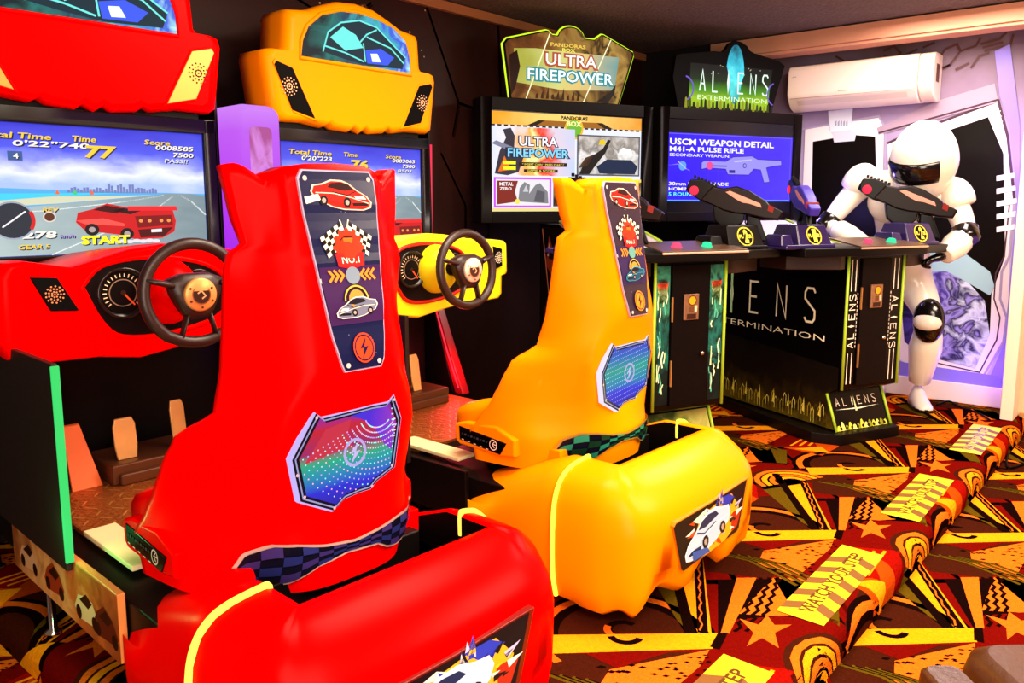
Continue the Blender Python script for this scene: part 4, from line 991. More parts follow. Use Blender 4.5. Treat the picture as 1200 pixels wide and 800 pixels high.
# ---------------------------------------------------------------- shooting machines
def stroke_letters(a, word, place, w, m):
    G = {'A': [[(0, 0), (.5, 1), (1, 0)], [(.22, .36), (.78, .36)]], 'L': [[(0, 1), (0, 0), (.9, 0)]], 'I': None, 'E': [[(1, 1), (0, 1), (0, 0), (1, 0)], [(0, .52), (.8, .52)]],
         'N': [[(0, 0), (0, 1), (1, 0), (1, 1)]], 'S': [[(1, .88), (.8, 1), (.2, 1), (0, .88), (0, .68), (1, .34), (1, .1), (.8, 0), (.2, 0), (0, .12)]]}
    for i, ch in enumerate(word):
        if ch == 'I': 
            a.poly([place(i, .5, -.12), place(i, .72, .5), place(i, .5, 1.15), place(i, .28, .5)], m, up=0); continue
        for l in G[ch]: a.line([place(i, *p) for p in l], w, m, up=0)
XC = .235
def shooter(label, dx, dy, kind):
    al = kind == 'aliens'
    c, s = math.cos(FA.a), math.sin(FA.a)
    root = thing('shooting_arcade_machine', label, 'arcade machine', (FA.o[0]+dx*c-dy*s, FA.o[1]+dx*s+dy*c, 0), FA.a)
    TRIM = mat('#a8c830', rough=.4, emit=0)
    # body
    side = [(0, .301), (0, 1.03), (.42, 1.04), (.92, 1.19), (1.18, 1.19), (1.18, .06), (.02, .06), (.10, .262)]
    b = MB().prism([(XC-.215, y, z) for y, z in side], (.43, 0, 0)); bd = b.build('cabinet_body', GLOSSB, root, bevel=.003)
    for sx in (XC-.218, XC+.206):
        MB().tube([(sx+.006, -.003, .301), (sx+.006, -.003, 1.03)], .008, n=8).tube([(sx+.006, .097, .262), (sx+.006, .015, .06)], .008, n=8).build('edge_trim', TRIM, bd)
    MB().prism([(x, y, 0) for x, y in ((.0, -.04), (.45, -.04), (.47, .05), (.47, 1.15), (-.0, 1.15), (-.10, .16), (-.10, .08))], (0, 0, .06)).build('plinth', BLACK, root, bevel=.004)
    # front door
    dr = MB().box((XC-.115, -.012, .32), (XC+.105, .0, 1.015)).build('service_door', mat('#0c0505', rough=.5, spec=.08), root, bevel=.002)
    cp = MB().box((.185, -.022, .745), (.272, -.010, .872)).build('coin_plate', mat('#a87858', rough=.35, metal=.6, noise=.3, nscale=60), dr, bevel=.003)
    a = Art(plane((0, -.0225, 0), (1, 0, 0), (0, 0, 1), (0, -1, 0)), .0004)
    a.disc(.232, .84, .020, '#f0a020'); a.ring(.232, .84, .020, .025, '#5a3420')
    a.poly([(.20, .75), (.255, .75), (.255, .775), (.20, .775)], '#3a2018'); a.poly([(.215, .785), (.24, .785), (.24, .81), (.215, .81)], '#6a4028', up=0); a.poly([(.245, .785), (.26, .785), (.26, .815), (.245, .815)], '#e8c8a0', up=0)
    a.build('coin_details', cp)
    MB().lathe([(.010, 0), (.012, .012), (.006, .018), (.0, .018)], (.30, -.012, .575), (0, -1, 0), n=14).build('door_lock', CHROME, dr)
    for z0, z1 in ((.74, .86), (.42, .55)): MB().box((XC-.118, -.018, z0), (XC-.112, -.008, z1)).build('door_hinge', STEEL, dr, bevel=.001)
    # printed front, one strip each side of the door
    FA_ = lambda: Art(plane((0, -.0006, 0), (1, 0, 0), (0, 0, 1), (0, -1, 0)), .0004)
    a = Art(plane((0, -.0006, 0), (1, 0, 0), (0, 0, 1), (0, -1, 0)), .0004)
    if al:
        wh = '#f4ead8'
        for xo, up_ in ((XC-.165, 1), (XC+.160, 0)):
            if not up_: a.build('front_art', bd); a = FA_()
            a.L += 1
            for k in (-.016, .016):
                for z0, z1 in ((.84, 1.01), (.33, .50)): a.poly([(xo+k-.003, z0), (xo+k+.003, z0), (xo+k+.003, z1), (xo+k-.003, z1)], wh, up=0)
            def pl(i, u, v):
                # letters run along the column, read from the side
                L0 = .53+.052*i if up_ else .80-.052*i
                return (xo+.022-.044*v, L0+.030*u) if up_ else (xo-.022+.044*v, L0-.030*u)
            stroke_letters(a, 'ALIENS', pl, .0055, wh)
            for k in range(14):
                z = .53+k*.022; a.poly([(xo+(.036 if up_ else -.036)-.002, z), (xo+(.036 if up_ else -.036)+.002, z), (xo+(.036 if up_ else -.036)+.002, z+.013), (xo+(.036 if up_ else -.036)-.002, z+.013)], wh, up=0)
    else:
        random.seed(4)
        for xo in (XC-.165, XC+.158):
            if xo > XC: a.build('front_art', bd); a = FA_()
            a.poly([(xo-.04, .33), (xo+.042, .33), (xo+.042, 1.01), (xo-.04, 1.01)], ramp_mat('green_art', [(0, '#04080a'), (.35, '#0a1c1a'), (.5, '#1c6a60'), (.62, '#0c2420'), (.8, '#3a8a70'), (1, '#081410')], 'Z', .2, 1.1, 0, 9, 1.3, (1, 1, .5), 1.5))
            for k in range(7):
                z = .93-.012*k; w = .035-.002*k; a.poly([(xo-w, z), (xo-w*.6, z-.03), (xo-w*.5, z), (xo, z-.05), (xo+w*.5, z), (xo+w*.7, z-.035), (xo+w, z+.004), (xo+w*.3, z-.015)], ['#c84028', '#e87848', '#8ab060', '#c8d8a0', '#507a40', '#98b878', '#284828'][k], up=1 if k == 0 else 0)
            for k in range(16):
                z = .36+random.random()*.5; x = xo+(random.random()-.5)*.06; h = .03+random.random()*.07
                a.line([(x, z), (x+.008*math.sin(k), z+h*.5), (x-.006*math.sin(k*2), z+h)], .004+.004*random.random(), ['#c8e8b0', '#58c0a0', '#e8f0c8'][k % 3], up=0)
    a.build('front_art', bd)
    # kick plate
    n = Vector((0, -.202, .085)).normalized(); ez = Vector((0, .40, .99)).normalized()
    a = Art(plane((XC-.2, .018, .062), (1, 0, 0), tuple(Vector((0, .085, .205)).normalized()), tuple(Vector((0, -.205, .085)).normalized())), .0008)
    if al:
        def pk(i, u, v): return (.035+.057*i+.026*u, .135+.045*v)
        a.L += 1; stroke_letters(a, 'ALIENS', pk, .004, '#f0e0c8')
        a.poly([(.02, .118), (.2, .108), (.36, .118), (.2, .116)], '#f4f0d8'); a.poly([(.17, .10), (.178, .19), (.186, .10)], '#e8f0b0', up=0)
        random.seed(8)
        for k in range(13):
            x = .015+k*.03; h = .025+.025*random.random(); a.poly([(x-.016, 0), (x+.016, 0), (x+.013, h*.6), (x+.004, h), (x-.006, h*.95), (x-.014, h*.5)], ['#d8d040', '#f0e878', '#8a8a20'][k % 3], up=0)
        a.L += 1
        for k in range(9): a.disc(.03+k*.042, .012, .010, '#100c04', up=0, n=8)
    else:
        a.poly([(0, 0), (.4, 0), (.4, .21), (0, .21)], ramp_mat('kick_art', [(0, '#0c140a'), (.4, '#3a5020'), (.6, '#8a9840'), (1, '#c8b860')], 'X', -.1, .5, 0, 8, 1.2, (1, 1, 1), 1.5))
    a.build('kick_art', bd)
    # side art (the side that faces the room)
    a = Art(plane((XC-.2155, 0, 0), (0, -1, 0), (0, 0, 1), (-1, 0, 0)), .0008)
    if al:
        CRM = '#f6f0d0'
        cols = {0: None}
        def ps(i, u, v):      # letters measured on the photograph: E, N, S and the lens-shaped I
            y = {0: 1.36, 1: 1.14, 2: .905, 3: .70, 4: .47, 5: .25}[i]; w = .075
            return (-(y)+w*(u-.5)*1.0-.0, (.645 if i != 2 else .645)+.19*v-.0+(i-4)*-.008*0)
        a.L += 1; stroke_letters(a, 'ALIENS', ps, .013, CRM)
        a.text('EXTERMINATION', -1.14, .548, -.13, .583, CRM, -.008)
        a.poly([(-.915, .62), (-.895, .62), (-.895, .89), (-.915, .89)], '#a8d8a0', up=0)
        random.seed(9)
        yb = ramp_mat('horde_glow', [(0, '#5a4808'), (.25, '#2c2006'), (.5, '#120a04'), (1, '#080404')], 'Z', .06, .50, 0, 9, .9, (1, 1, 1), 1)
        a.poly([(-1.17, .07), (-.03, .07), (-.10, .262), (-.02, .30), (-.02, .42), (-1.17, .50)], yb)
        a.L += 1
        for k in range(46):
            x = -1.15+k*.024; h = .10+.07*random.random(); z = .075+.05*random.random(); h *= .55
            if x > -.09: continue
            a.line([(x-.01, z), (x-.012, z+h*.7), (x-.002, z+h), (x+.010, z+h*.8), (x+.012, z+.0)], .0035, ['#b8a028', '#e8d860', '#5a4c10'][k % 3], up=0)
        for k in range(9):
            x = -1.1+k*.12; a.poly([(x-.008, .13), (x, .16+.03*random.random()), (x+.003, .21), (x+.008, .16), (x+.012, .12)], '#f0d850', up=0)
    else:
        a.poly([(-1.16, .30), (-.1, .30), (-.1, .98), (-.45, 1.02), (-.9, 1.17), (-1.16, 1.17)], '#0e0606')
        a.poly([(-1.10, .95), (-1.06, 1.12), (-1.0, 1.02), (-1.0, .86)], '#7a2c18'); a.poly([(-1.08, 1.0), (-1.06, 1.08), (-1.03, 1.0)], '#b8a0a0'); a.poly([(-.98, .80), (-.93, .92), (-.90, .78)], '#8a3420', up=0)
        for k in range(8): a.poly([(-1.12+k*.06, .60), (-1.09+k*.06, .60), (-1.09+k*.06, .70-.02*(k % 3)), (-1.12+k*.06, .70)], '#3a1810', up=0)
        a.text('FIREPOWER', -1.12, .46, -.45, .56, '#4a241c', .02)
        a.line([(-1.14, 1.16), (-1.02, .62)], .008, '#c87858')
    a.build('side_art', bd)
    # sloped panel under the screen
    MB().prism([(XC-.22, .40, 1.045), (XC-.22, .92, 1.20), (XC-.22, .93, 1.185), (XC-.22, .41, 1.03)], (.44, 0, 0)).build('sloped_panel', mat('#c8bcc8', rough=.25, spec=.4), root)
    for sx in (XC-.228, XC+.218): MB().tube([(sx+.005, .40, 1.05), (sx+.005, .92, 1.205)], .008, n=8).build('edge_trim', TRIM, bd)
    # control deck
    dk = MB().prism([(x, y, 1.035) for x, y in ((-.37, .10), (-.35, -.06), (-.10, -.09), (.0, -.12), (.47, -.12), (.56, -.06), (.78, -.02), (.82, .12), (.80, .36), (-.36, .36))], (0, 0, .045))
    d = dk.build('control_deck', BLACK, root, bevel=.006)
    for bp in (((-.30, .12), (-.06, -.02), (.0, -.0), (.0, .34), (-.28, .34)), ((.46, .0), (.52, -.0), (.74, .10), (.72, .34), (.46, .34))): MB().prism([(x, y, .96) for x, y in bp], (0, 0, .075)).build('deck_bracket', mat('#2c140c', rough=.5), d, bevel=.004)
    tp = MB().prism([(-.02, -.115, 1.080), (.485, -.115, 1.080), (.47, .12, 1.115), (.0, .12, 1.115)], (0, 0, .008)).build('button_panel', mat('#5a4030', rough=.3, metal=.3, noise=.5, nscale=70), d, bevel=.002)
    for bx, col in ((.12, '#ff4878'), (.30, '#20f0a8')):
        MB().lathe([(.026, 0), (.028, .012), (.022, .014), (.022, .024), (.016, .030), (.0, .031)], (bx, -.03, 1.092), (0, -.14, 1), n=18).build('start_button', E(col, .9), d)
    MB().box((-.02, -.122, 1.072), (.485, -.112, 1.082)).build('deck_edge', mat('#d8b8a0', rough=.25, metal=.5), d, bevel=.002)
    # gun holsters
    PURP = mat('#241848', rough=.2, spec=.5)
    for hx, hy, num in ((-.25, .02, '1'), (.56, .03, '2')):
        h = MB()
        h.loft([[(hx-.20*k, hy-.06, z), (hx+.13*k, hy-.06, z), (hx+.13*k, hy+.20, z), (hx-.20*k, hy+.20, z)] for k, z in ((1.05, 1.075), (1.0, 1.10))], smooth=False)
        h.loft([[(hx-.115, hy-.055, 1.09), (hx+.115, hy-.055, 1.09), (hx+.115, hy+.17, 1.09), (hx-.115, hy+.17, 1.09)], [(hx-.10, hy-.01, 1.20), (hx+.10, hy-.01, 1.20), (hx+.10, hy+.13, 1.20), (hx-.10, hy+.13, 1.20)]], smooth=False)
        h.loft([[(hx-.21, hy-.03, 1.09), (hx-.12, hy-.03, 1.09), (hx-.12, hy+.12, 1.09), (hx-.21, hy+.12, 1.09)], [(hx-.195, hy-.01, 1.15), (hx-.13, hy-.01, 1.15), (hx-.13, hy+.10, 1.15), (hx-.195, hy+.10, 1.15)]], smooth=False)
        ho = h.build('gun_holster', PURP if num == '1' or al else BLACK, d, bevel=.008)
        sl = math.atan2(.045, .11)
        a = Art(plane((hx, hy-.0335, 1.143), (1, 0, 0), (0, math.sin(sl), math.cos(sl)), (0, -math.cos(sl), math.sin(sl))), .0012)
        YL = '#e8d848'; a.disc(0, 0, .052, '#120c08', n=28); a.ring(0, 0, .044, .047, YL); a.ring(0, 0, .048, .0505, YL, up=0)
        a.text('PLAYER', -.040, -.010, .040, .010, YL, .04); 
        a.poly([(-.014, -.034), (.016, -.034), (.016, .034), (-.014, .034)], '#120c08')
        a.text(num, -.012, -.036, .014, .036, YL, .05); a.build('player_badge', ho)
    # monitor
    mz0, mz1 = 1.195, 1.915
    mo = MB().box((XC-.59, 1.205, mz0), (XC+.59, 1.33, mz1)).build('screen_housing', BLACK, root, bevel=.008)
    f = MB()
    ax0, ax1, az0, az1 = XC-.525, XC+.525, (1.252 if not al else 1.252), 1.845
    for q in (((XC-.595, 1.19, mz0), (ax0, 1.215, mz1)), ((ax1, 1.19, mz0), (XC+.595, 1.215, mz1)), ((ax0, 1.19, mz0), (ax1, 1.215, az0)), ((ax0, 1.19, az1), (ax1, 1.215, mz1))): f.box(*q)
    f.build('screen_bezel', mat('#0a0505', rough=.4, spec=.1), mo, bevel=.003)
    sc = MB().box((ax0, 1.198, az0), (ax1, 1.206, az1)).build('screen', mat('#0a0a14', rough=.2), mo)
    MB().box((XC+.0, 1.186, 1.215), (XC+.035, 1.191, 1.238)).build('bezel_tag', mat('#d89880'), mo, bevel=.001)
    a = Art(plane((0, 1.1975, 0), (1, 0, 0), (0, 0, 1), (0, -1, 0)), .0008); e = E
    if al:
        x0, x1, z0, z1 = -.315, .755, 1.322, 1.758
        a.poly([(x0, z0), (x1, z0), (x1, z1), (x0, z1)], ramp_mat('screen_violet', [(0, '#2808e8'), (.5, '#3818f0'), (1, '#4830f0')], 'X', x0, x1, 1.0, 3, .8))
        W2 = E('#f0ecff', 1.0); bl = E('#7868ff', .9); g1 = E('#9890f8', .9); g2 = E('#b8b4ff', .95)
        a.line([(x0+.01, z0+.008), (x1-.01, z0+.008)], .005, E('#58c8ff', .9), up=0); a.line([(x0+.01, z1-.006), (x1-.01, z1-.006)], .005, bl, up=0)
        a.line([(x1-.012, z0), (x1-.012, z1)], .004, bl, up=0)
        for k in range(9): a.line([(x0+.35+k*.08, z0+.03), (x0+.35+k*.08, z1-.09)], .002, E('#5040f0', .9), up=0); 
        for k in range(5): a.line([(x0+.3, z0+.06+k*.07), (x1-.03, z0+.06+k*.07)], .002, E('#5040f0', .9), up=0)
        a.line([(x0+.02, 1.55), (x0+.10, 1.56), (x0+.2, 1.52)], .004, g1, up=0); a.disc(x0+.14, 1.55, .03, E('#60a8ff', .8)); a.line([(x0+.10, 1.58), (x0+.17, 1.53)], .006, g2)
        a.text('USCM WEAPON DETAIL', x0+.035, 1.682, x1-.17, 1.722, W2, .03); a.text('M41-A PULSE RIFLE', x0+.035, 1.64, x0+.64, 1.672, W2, .03, up=0); a.text('SECONDARY WEAPON:_', x0+.035, 1.606, x0+.55, 1.628, W2, .01, up=0)
        a.text('30mm PN GRENADE', x0+.035, 1.425, x0+.52, 1.447, W2, .02, up=0); a.text('HOMING ROUNDS', x0+.035, 1.392, x0+.45, 1.414, W2, .02, up=0); a.text('5 ROUND CAPACITY', x0+.035, 1.357, x0+.50, 1.381, E('#60f0ff', 1), .02, up=0)
        # rifle drawing
        rx, rz, k_ = x0+.29, 1.50, 1.0
        rf = [(0, .075), (.02, .085), (.20, .085), (.26, .115), (.42, .125), (.47, .105), (.68, .10), (.685, .07), (.60, .06), (.55, .05), (.585, -.045), (.535, -.05), (.50, .035), (.44, .04), (.40, .0), (.22, -.0), (.20, .035), (.05, .04), (.0, .03)]
        a.poly([(rx+x, rz+z) for x, z in rf], g1); a.line([(rx+x, rz+z) for x, z in rf], .004, E('#30208a', .8), closed=True)
        a.poly([(rx+.05, rz+.05), (.21+rx, rz+.05), (.21+rx, rz+.058), (.05+rx, rz+.058)], E('#30208a', .8), up=0); a.poly([(rx+.23, rz+.01), (rx+.28, rz+.01), (rx+.28, rz+.03), (rx+.23, rz+.03)], E('#30208a', .8), up=0); a.poly([(rx+.26, rz+.09), (rx+.42, rz+.105), (rx+.42, rz+.095), (rx+.28, rz+.08)], g2, up=0)
        a.disc(rx+.36, rz+.06, .016, E('#30208a', .8)); a.disc(rx+.36, rz+.06, .011, g1); a.disc(rx+.065, rz+.055, .026, E('#f04890', .9))
    else:
        x0, x1, z0, z1 = -.295, .745, 1.262, 1.838
        def U(u, v): return (x0+(x1-x0)*u, z0+(z1-z0)*v)
        def PQ(l, m, up=1): a.poly([U(*p) for p in l], m, up)
        def rect(u0, v0, u1, v1, m, up=1): PQ([(u0, v0), (u1, v0), (u1, v1), (u0, v1)], m, up)
        rect(0, 0, 1, 1, e('#e0e4f4', .95)); rect(0, .87, 1, 1, ramp_mat('gold_band', [(0, '#f0a020'), (.5, '#f8d878'), (1, '#e8901c')], 'X', x0, x1, .95, 8, .5)); rect(0, 0, 1, .035, e('#e8d890', .9), 0)
        for k in range(26): rect(k*.04, .855, k*.04+.025, .872, e('#201408', .8), 0 if k else 1)
        PQ([(.30, .93), (.72, .93), (.80, .87), (.22, .87)], e('#a86a20', .8)); PQ([(.22, .87), (.30, .93), (.34, .93), (.28, .87)], e('#2a1c10', .8)); PQ([(.80, .87), (.72, .93), (.68, .93), (.74, .87)], e('#2a1c10', .8), 0)
        a.poly(circle(*U(.53, .86), .065, 24), e('#f0b020', 1)); a.poly(circle(*U(.53, .86), .052, 24), e('#70b830', .9))
        a.text('PANDORAS', *U(.44, .945), *U(.62, .985), e('#281408', .8), .04); a.text('BOX', *U(.48, .88), *U(.58, .935), e('#f8e8a0', 1), .04, up=0)
        # big title tile
        rect(.0, .365, .535, .85, ramp_mat('blast', [(0, '#c8d4f0'), (.28, '#e8e0ec'), (.45, '#f8a840'), (.52, '#fff0a0'), (.62, '#e83818'), (.78, '#d8c8d8'), (1, '#b8c8e8')], 'X', x0-.05, x0+.62, 1.0, 6, .7))
        PQ([(.02, .38), (.05, .6), (.09, .74), (.07, .82), (.12, .84), (.145, .76), (.14, .62), (.20, .55), (.17, .40), (.10, .365)], e('#3a3440', .8)); PQ([(.0, .68), (.13, .60), (.18, .62), (.03, .71)], e('#8888a0', .8)); PQ([(.04, .40), (.08, .56), (.12, .42)], e('#e87020', .9))
        def title(u0, v0, u1, v1, c_, sh):
            w = u1-u0; h = v1-v0
            a.text('ULTRA', *U(u0+w*.18, v0+h*.50), *U(u1-w*.18, v1+h*.03), e('#182848', .8), .09); a.text('FIREPOWER', *U(u0-.005, v0-h*.04), *U(u1+.005, v0+h*.46), e('#182848', .8), .09, up=0)
            a.text('ULTRA', *U(u0+w*.20, v0+h*.54), *U(u1-w*.20, v1), e(c_[0], 1), .02); a.text('FIREPOWER', *U(u0+.01, v0), *U(u1-.01, v0+h*.42), e(c_[1], 1), .02, up=0)
        title(.09, .55, .50, .76, ('#f8f0f8', '#80d0f8'), 0)
        for v, w in ((.475, .17), (.42, .17)): rect(.07, v, .15, v+.035, e('#e8e820', 1), 0)
        rect(.17, .46, .48, .50, e('#301010', .8)); rect(.20, .40, .42, .43, e('#301010', .8), 0); a.text('* INSERT COIN * PRESS START *', *U(.19, .468), *U(.46, .49), e('#f0e050', 1), .0); a.text('GAME & SCORE', *U(.22, .405), *U(.40, .425), e('#f0e050', 1), .0, up=0)
        # snow battle tile
        rect(.545, .375, .985, .80, e('#5a5860', .8)); rect(.555, .39, .975, .785, ramp_mat('snowfield', [(0, '#484440'), (.35, '#b8b4b0'), (.55, '#f0ece8'), (.7, '#8a8078'), (1, '#d8d0c8')], 'Z', 1.4, 1.75, .9, 14, 1.0, (1, 1, 1), .8))
        PQ([(.70, .40), (.95, .395), (.97, .48), (.92, .55), (.75, .55), (.68, .47)], e('#14284a', .8)); PQ([(.56, .39), (.60, .53), (.72, .66), (.755, .76), (.775, .75), (.74, .62), (.68, .50), (.63, .39)], e('#1a1614', .7)); PQ([(.555, .45), (.60, .56), (.66, .60), (.62, .48)], e('#5a3c28', .7), 0)
        PQ([(.82, .60), (.86, .68), (.92, .66), (.93, .60)], e('#f8f4f0', 1)); PQ([(.69, .70), (.74, .705), (.73, .76), (.70, .75)], e('#e8c820', .9), 0)
        # lower tiles
        rect(.01, .04, .375, .345, e('#c848e8', 1)); rect(.022, .06, .362, .325, e('#e4e0e4', .95)); PQ([(.03, .07), (.03, .31), (.16, .31), (.14, .20), (.16, .10)], e('#8a2820', .8))
        a.text('METAL', *U(.045, .26), *U(.13, .295), e('#f8f0f0', 1), .02); a.text('ZERO', *U(.045, .215), *U(.12, .245), e('#f8f0f0', 1), .02, up=0)
        PQ([(.16, .10), (.17, .24), (.20, .30), (.235, .27), (.23, .18), (.27, .27), (.30, .29), (.32, .25), (.35, .20), (.355, .08)], e('#88888e', .8)); PQ([(.19, .2), (.21, .27), (.225, .2)], e('#c8c8cc', .9)); PQ([(.26, .10), (.28, .22), (.33, .2), (.33, .09)], e('#5c5c64', .8), 0); a.disc(*U(.155, .10), .016, e('#f0d858', 1))
        for u0 in (.385, .70):
            rect(u0, .05, u0+.29, .335, ramp_mat('tile%g' % u0, [(0, '#302010'), (.4, '#c87828'), (.6, '#e8d8b0'), (1, '#5a4a38')], 'X', 0, .8, .9, 16, 1.3, (1, 1, 1), 1)); PQ([(u0+.02, .05), (u0+.06, .25), (u0+.10, .28), (u0+.13, .1), (u0+.16, .05)], e('#40342c', .8)); rect(u0, .31, u0+.29, .34, e('#f8d060', 1), 0)
    a.build('picture', sc)
    # header sign
    if al: ol = [(-.203, 1.90), (-.255, 2.10), (-.235, 2.235), (-.20, 2.25), (.06, 2.285), (.13, 2.285), (.155, 2.30), (.19, 2.345), (.235, 2.365), (.29, 2.36), (.335, 2.34), (.365, 2.31), (.40, 2.298), (.62, 2.262), (.672, 2.235), (.60, 2.02), (.564, 1.90)]
    else: ol = [(-.165, 1.912), (-.208, 2.222), (-.185, 2.25), (.075, 2.318), (.09, 2.316), (.115, 2.296), (.15, 2.295)]+[(.243+.088*math.cos(R(t)), 2.292+.062*math.sin(R(t))) for t in range(170, 5, -15)]+[(.335, 2.293), (.405, 2.292), (.425, 2.305), (.455, 2.325), (.47, 2.325), (.685, 2.24), (.69, 2.22), (.587, 1.912)]
    hd = MB().prism([(x, 1.215, z) for x, z in ol], (0, .03, 0)).build('header_sign', BLK, root, bevel=.002)
    MB().box((XC-.36, 1.21, 1.88), (XC+.32, 1.30, 1.915)).build('header_mount', BLACK, hd, bevel=.003)
    if not al: tag(MB().tube([(x, 1.228, z) for x, z in ol], .0085, closed=True, n=8).build('header_edge_light', E('#c8f020', 1.1), hd), 'glowing lime edge')
    a = Art(plane((0, 1.2145, 0), (1, 0, 0), (0, 0, 1), (0, -1, 0)), .0008)
    if al:
        GL = ramp_mat('sign_glow', [(0, '#a0c818'), (.25, '#48900c'), (.5, '#102c08'), (.75, '#04100c'), (1, '#020406')], 'Z', 1.98, 2.22, .85, 5, .25)
        a.poly([(-.13, 1.93), (-.12, 2.20), (.56, 2.20), (.53, 1.93)], GL)
        cy = E('#40d8e8', .75)
        a.poly([(.243+.075*math.sin(R(t))*(1.0 if math.cos(R(t)) > 0 else .75), 2.15+.19*math.cos(R(t))) for t in range(0, 360, 15)], ramp_mat('sign_cyan', [(0, '#1a8a90'), (.4, '#60f0f0'), (.6, '#38c8e0'), (1, '#104860')], 'Z', 1.95, 2.36, .9, 14, .8))
        a.L += 1
        def pq_(i, u, v): return (-.045+.105*i+.045*u, 2.03+.13*v)
        stroke_letters(a, 'ALIENS', pq_, .010, E('#e8fff0', 1.0)); a.text('EXTERMINATION', -.06, 1.975, .52, 2.005, E('#e0ffc8', .95), .0)
        random.seed(2)
        for k in range(24):
            x = -.15+k*.031; h = .03+.03*random.random(); a.poly([(x-.012, 1.915), (x+.012, 1.915), (x+.008, 1.92+h), (x, 1.93+h), (x-.008, 1.92+h)], E(['#a0a018', '#404808', '#101404'][k % 3], .7), up=0)
        for sg, cx_ in ((-1, -.17), (1, .60)): a.ring(cx_, 2.04, .07, .08, E('#7858d8', .8), a0=-70 if sg < 0 else 110, a1=80 if sg < 0 else 250, up=0)
        for k in range(14): a.disc(-.1+.62*random.random(), 2.14+.06*random.random(), .003, E('#e8f0c0', .8), up=0, n=6)
    else:
        a.poly([(.24+(x-.24)*.97, 2.1+(z-2.1)*.97) for x, z in ol], ramp_mat('sign_amber', [(0, '#2a1406'), (.3, '#7a4418'), (.5, '#a8803c'), (.65, '#3c2410'), (.8, '#c09848'), (1, '#6a4820')], 'X', -.3, .75, .75, 8, 1.0, (1, 1, 1), .8))
        a.poly([(-.13, 2.01), (-.14, 2.20), (.0, 2.21), (.58, 2.20), (.55, 2.0), (.2, 1.98)], ramp_mat('sign_pale', [(0, '#a8a838'), (.35, '#d8d880'), (.6, '#e8c878'), (1, '#70a0a0')], 'X', -.14, .6, .85, 4, .5))
        a.line([(.10, 2.31), (-.06, 1.92)], .007, E('#f8f0c0', 1)); a.line([(.52, 2.30), (.33, 1.92)], .007, E('#f8f0c0', 1), up=0)
        a.text('ULTRA', .055, 2.108, .435, 2.198, E('#b05038', .9), .09); a.text('FIREPOWER', -.06, 2.020, .55, 2.104, E('#2c8890', .9), .09, up=0)
        a.text('ULTRA', .07, 2.122, .42, 2.188, E('#fff8e8', 1.1), .01); a.text('FIREPOWER', -.05, 2.03, .54, 2.095, E('#e8fcff', 1.1), .01, up=0)
        a.text('BOX', .18, 2.205, .27, 2.225, E('#f0e060', 1), .03, up=0); a.text('PANDORAS', .10, 2.23, .34, 2.252, E('#f0c850', .9), .03, up=0)
        a.poly([(-.16, 1.93), (-.17, 2.16), (-.12, 2.19), (-.10, 2.10), (-.13, 1.98)], '#241008', up=1); a.poly([(.42, 1.925), (.52, 1.99), (.56, 2.04), (.55, 1.98), (.50, 1.92)], '#1c1410', up=0)
        for k in range(9): a.poly([(.0+k*.035, 1.925), (.02+k*.035, 1.925), (.018+k*.035, 1.955+.02*(k % 3)), (.004+k*.035, 1.95)], '#3a200c', up=0)
    a.build('sign_art', hd)
    return root
shooter('black zombie-horde shooting game cabinet, its lime-edged amber header sign reading ULTRA FIREPOWER', -1.21, .05, 'ultra')
shooter('black shooting game cabinet lettered ALIENS on its side, kick plate and column', 0, 0, 'aliens')
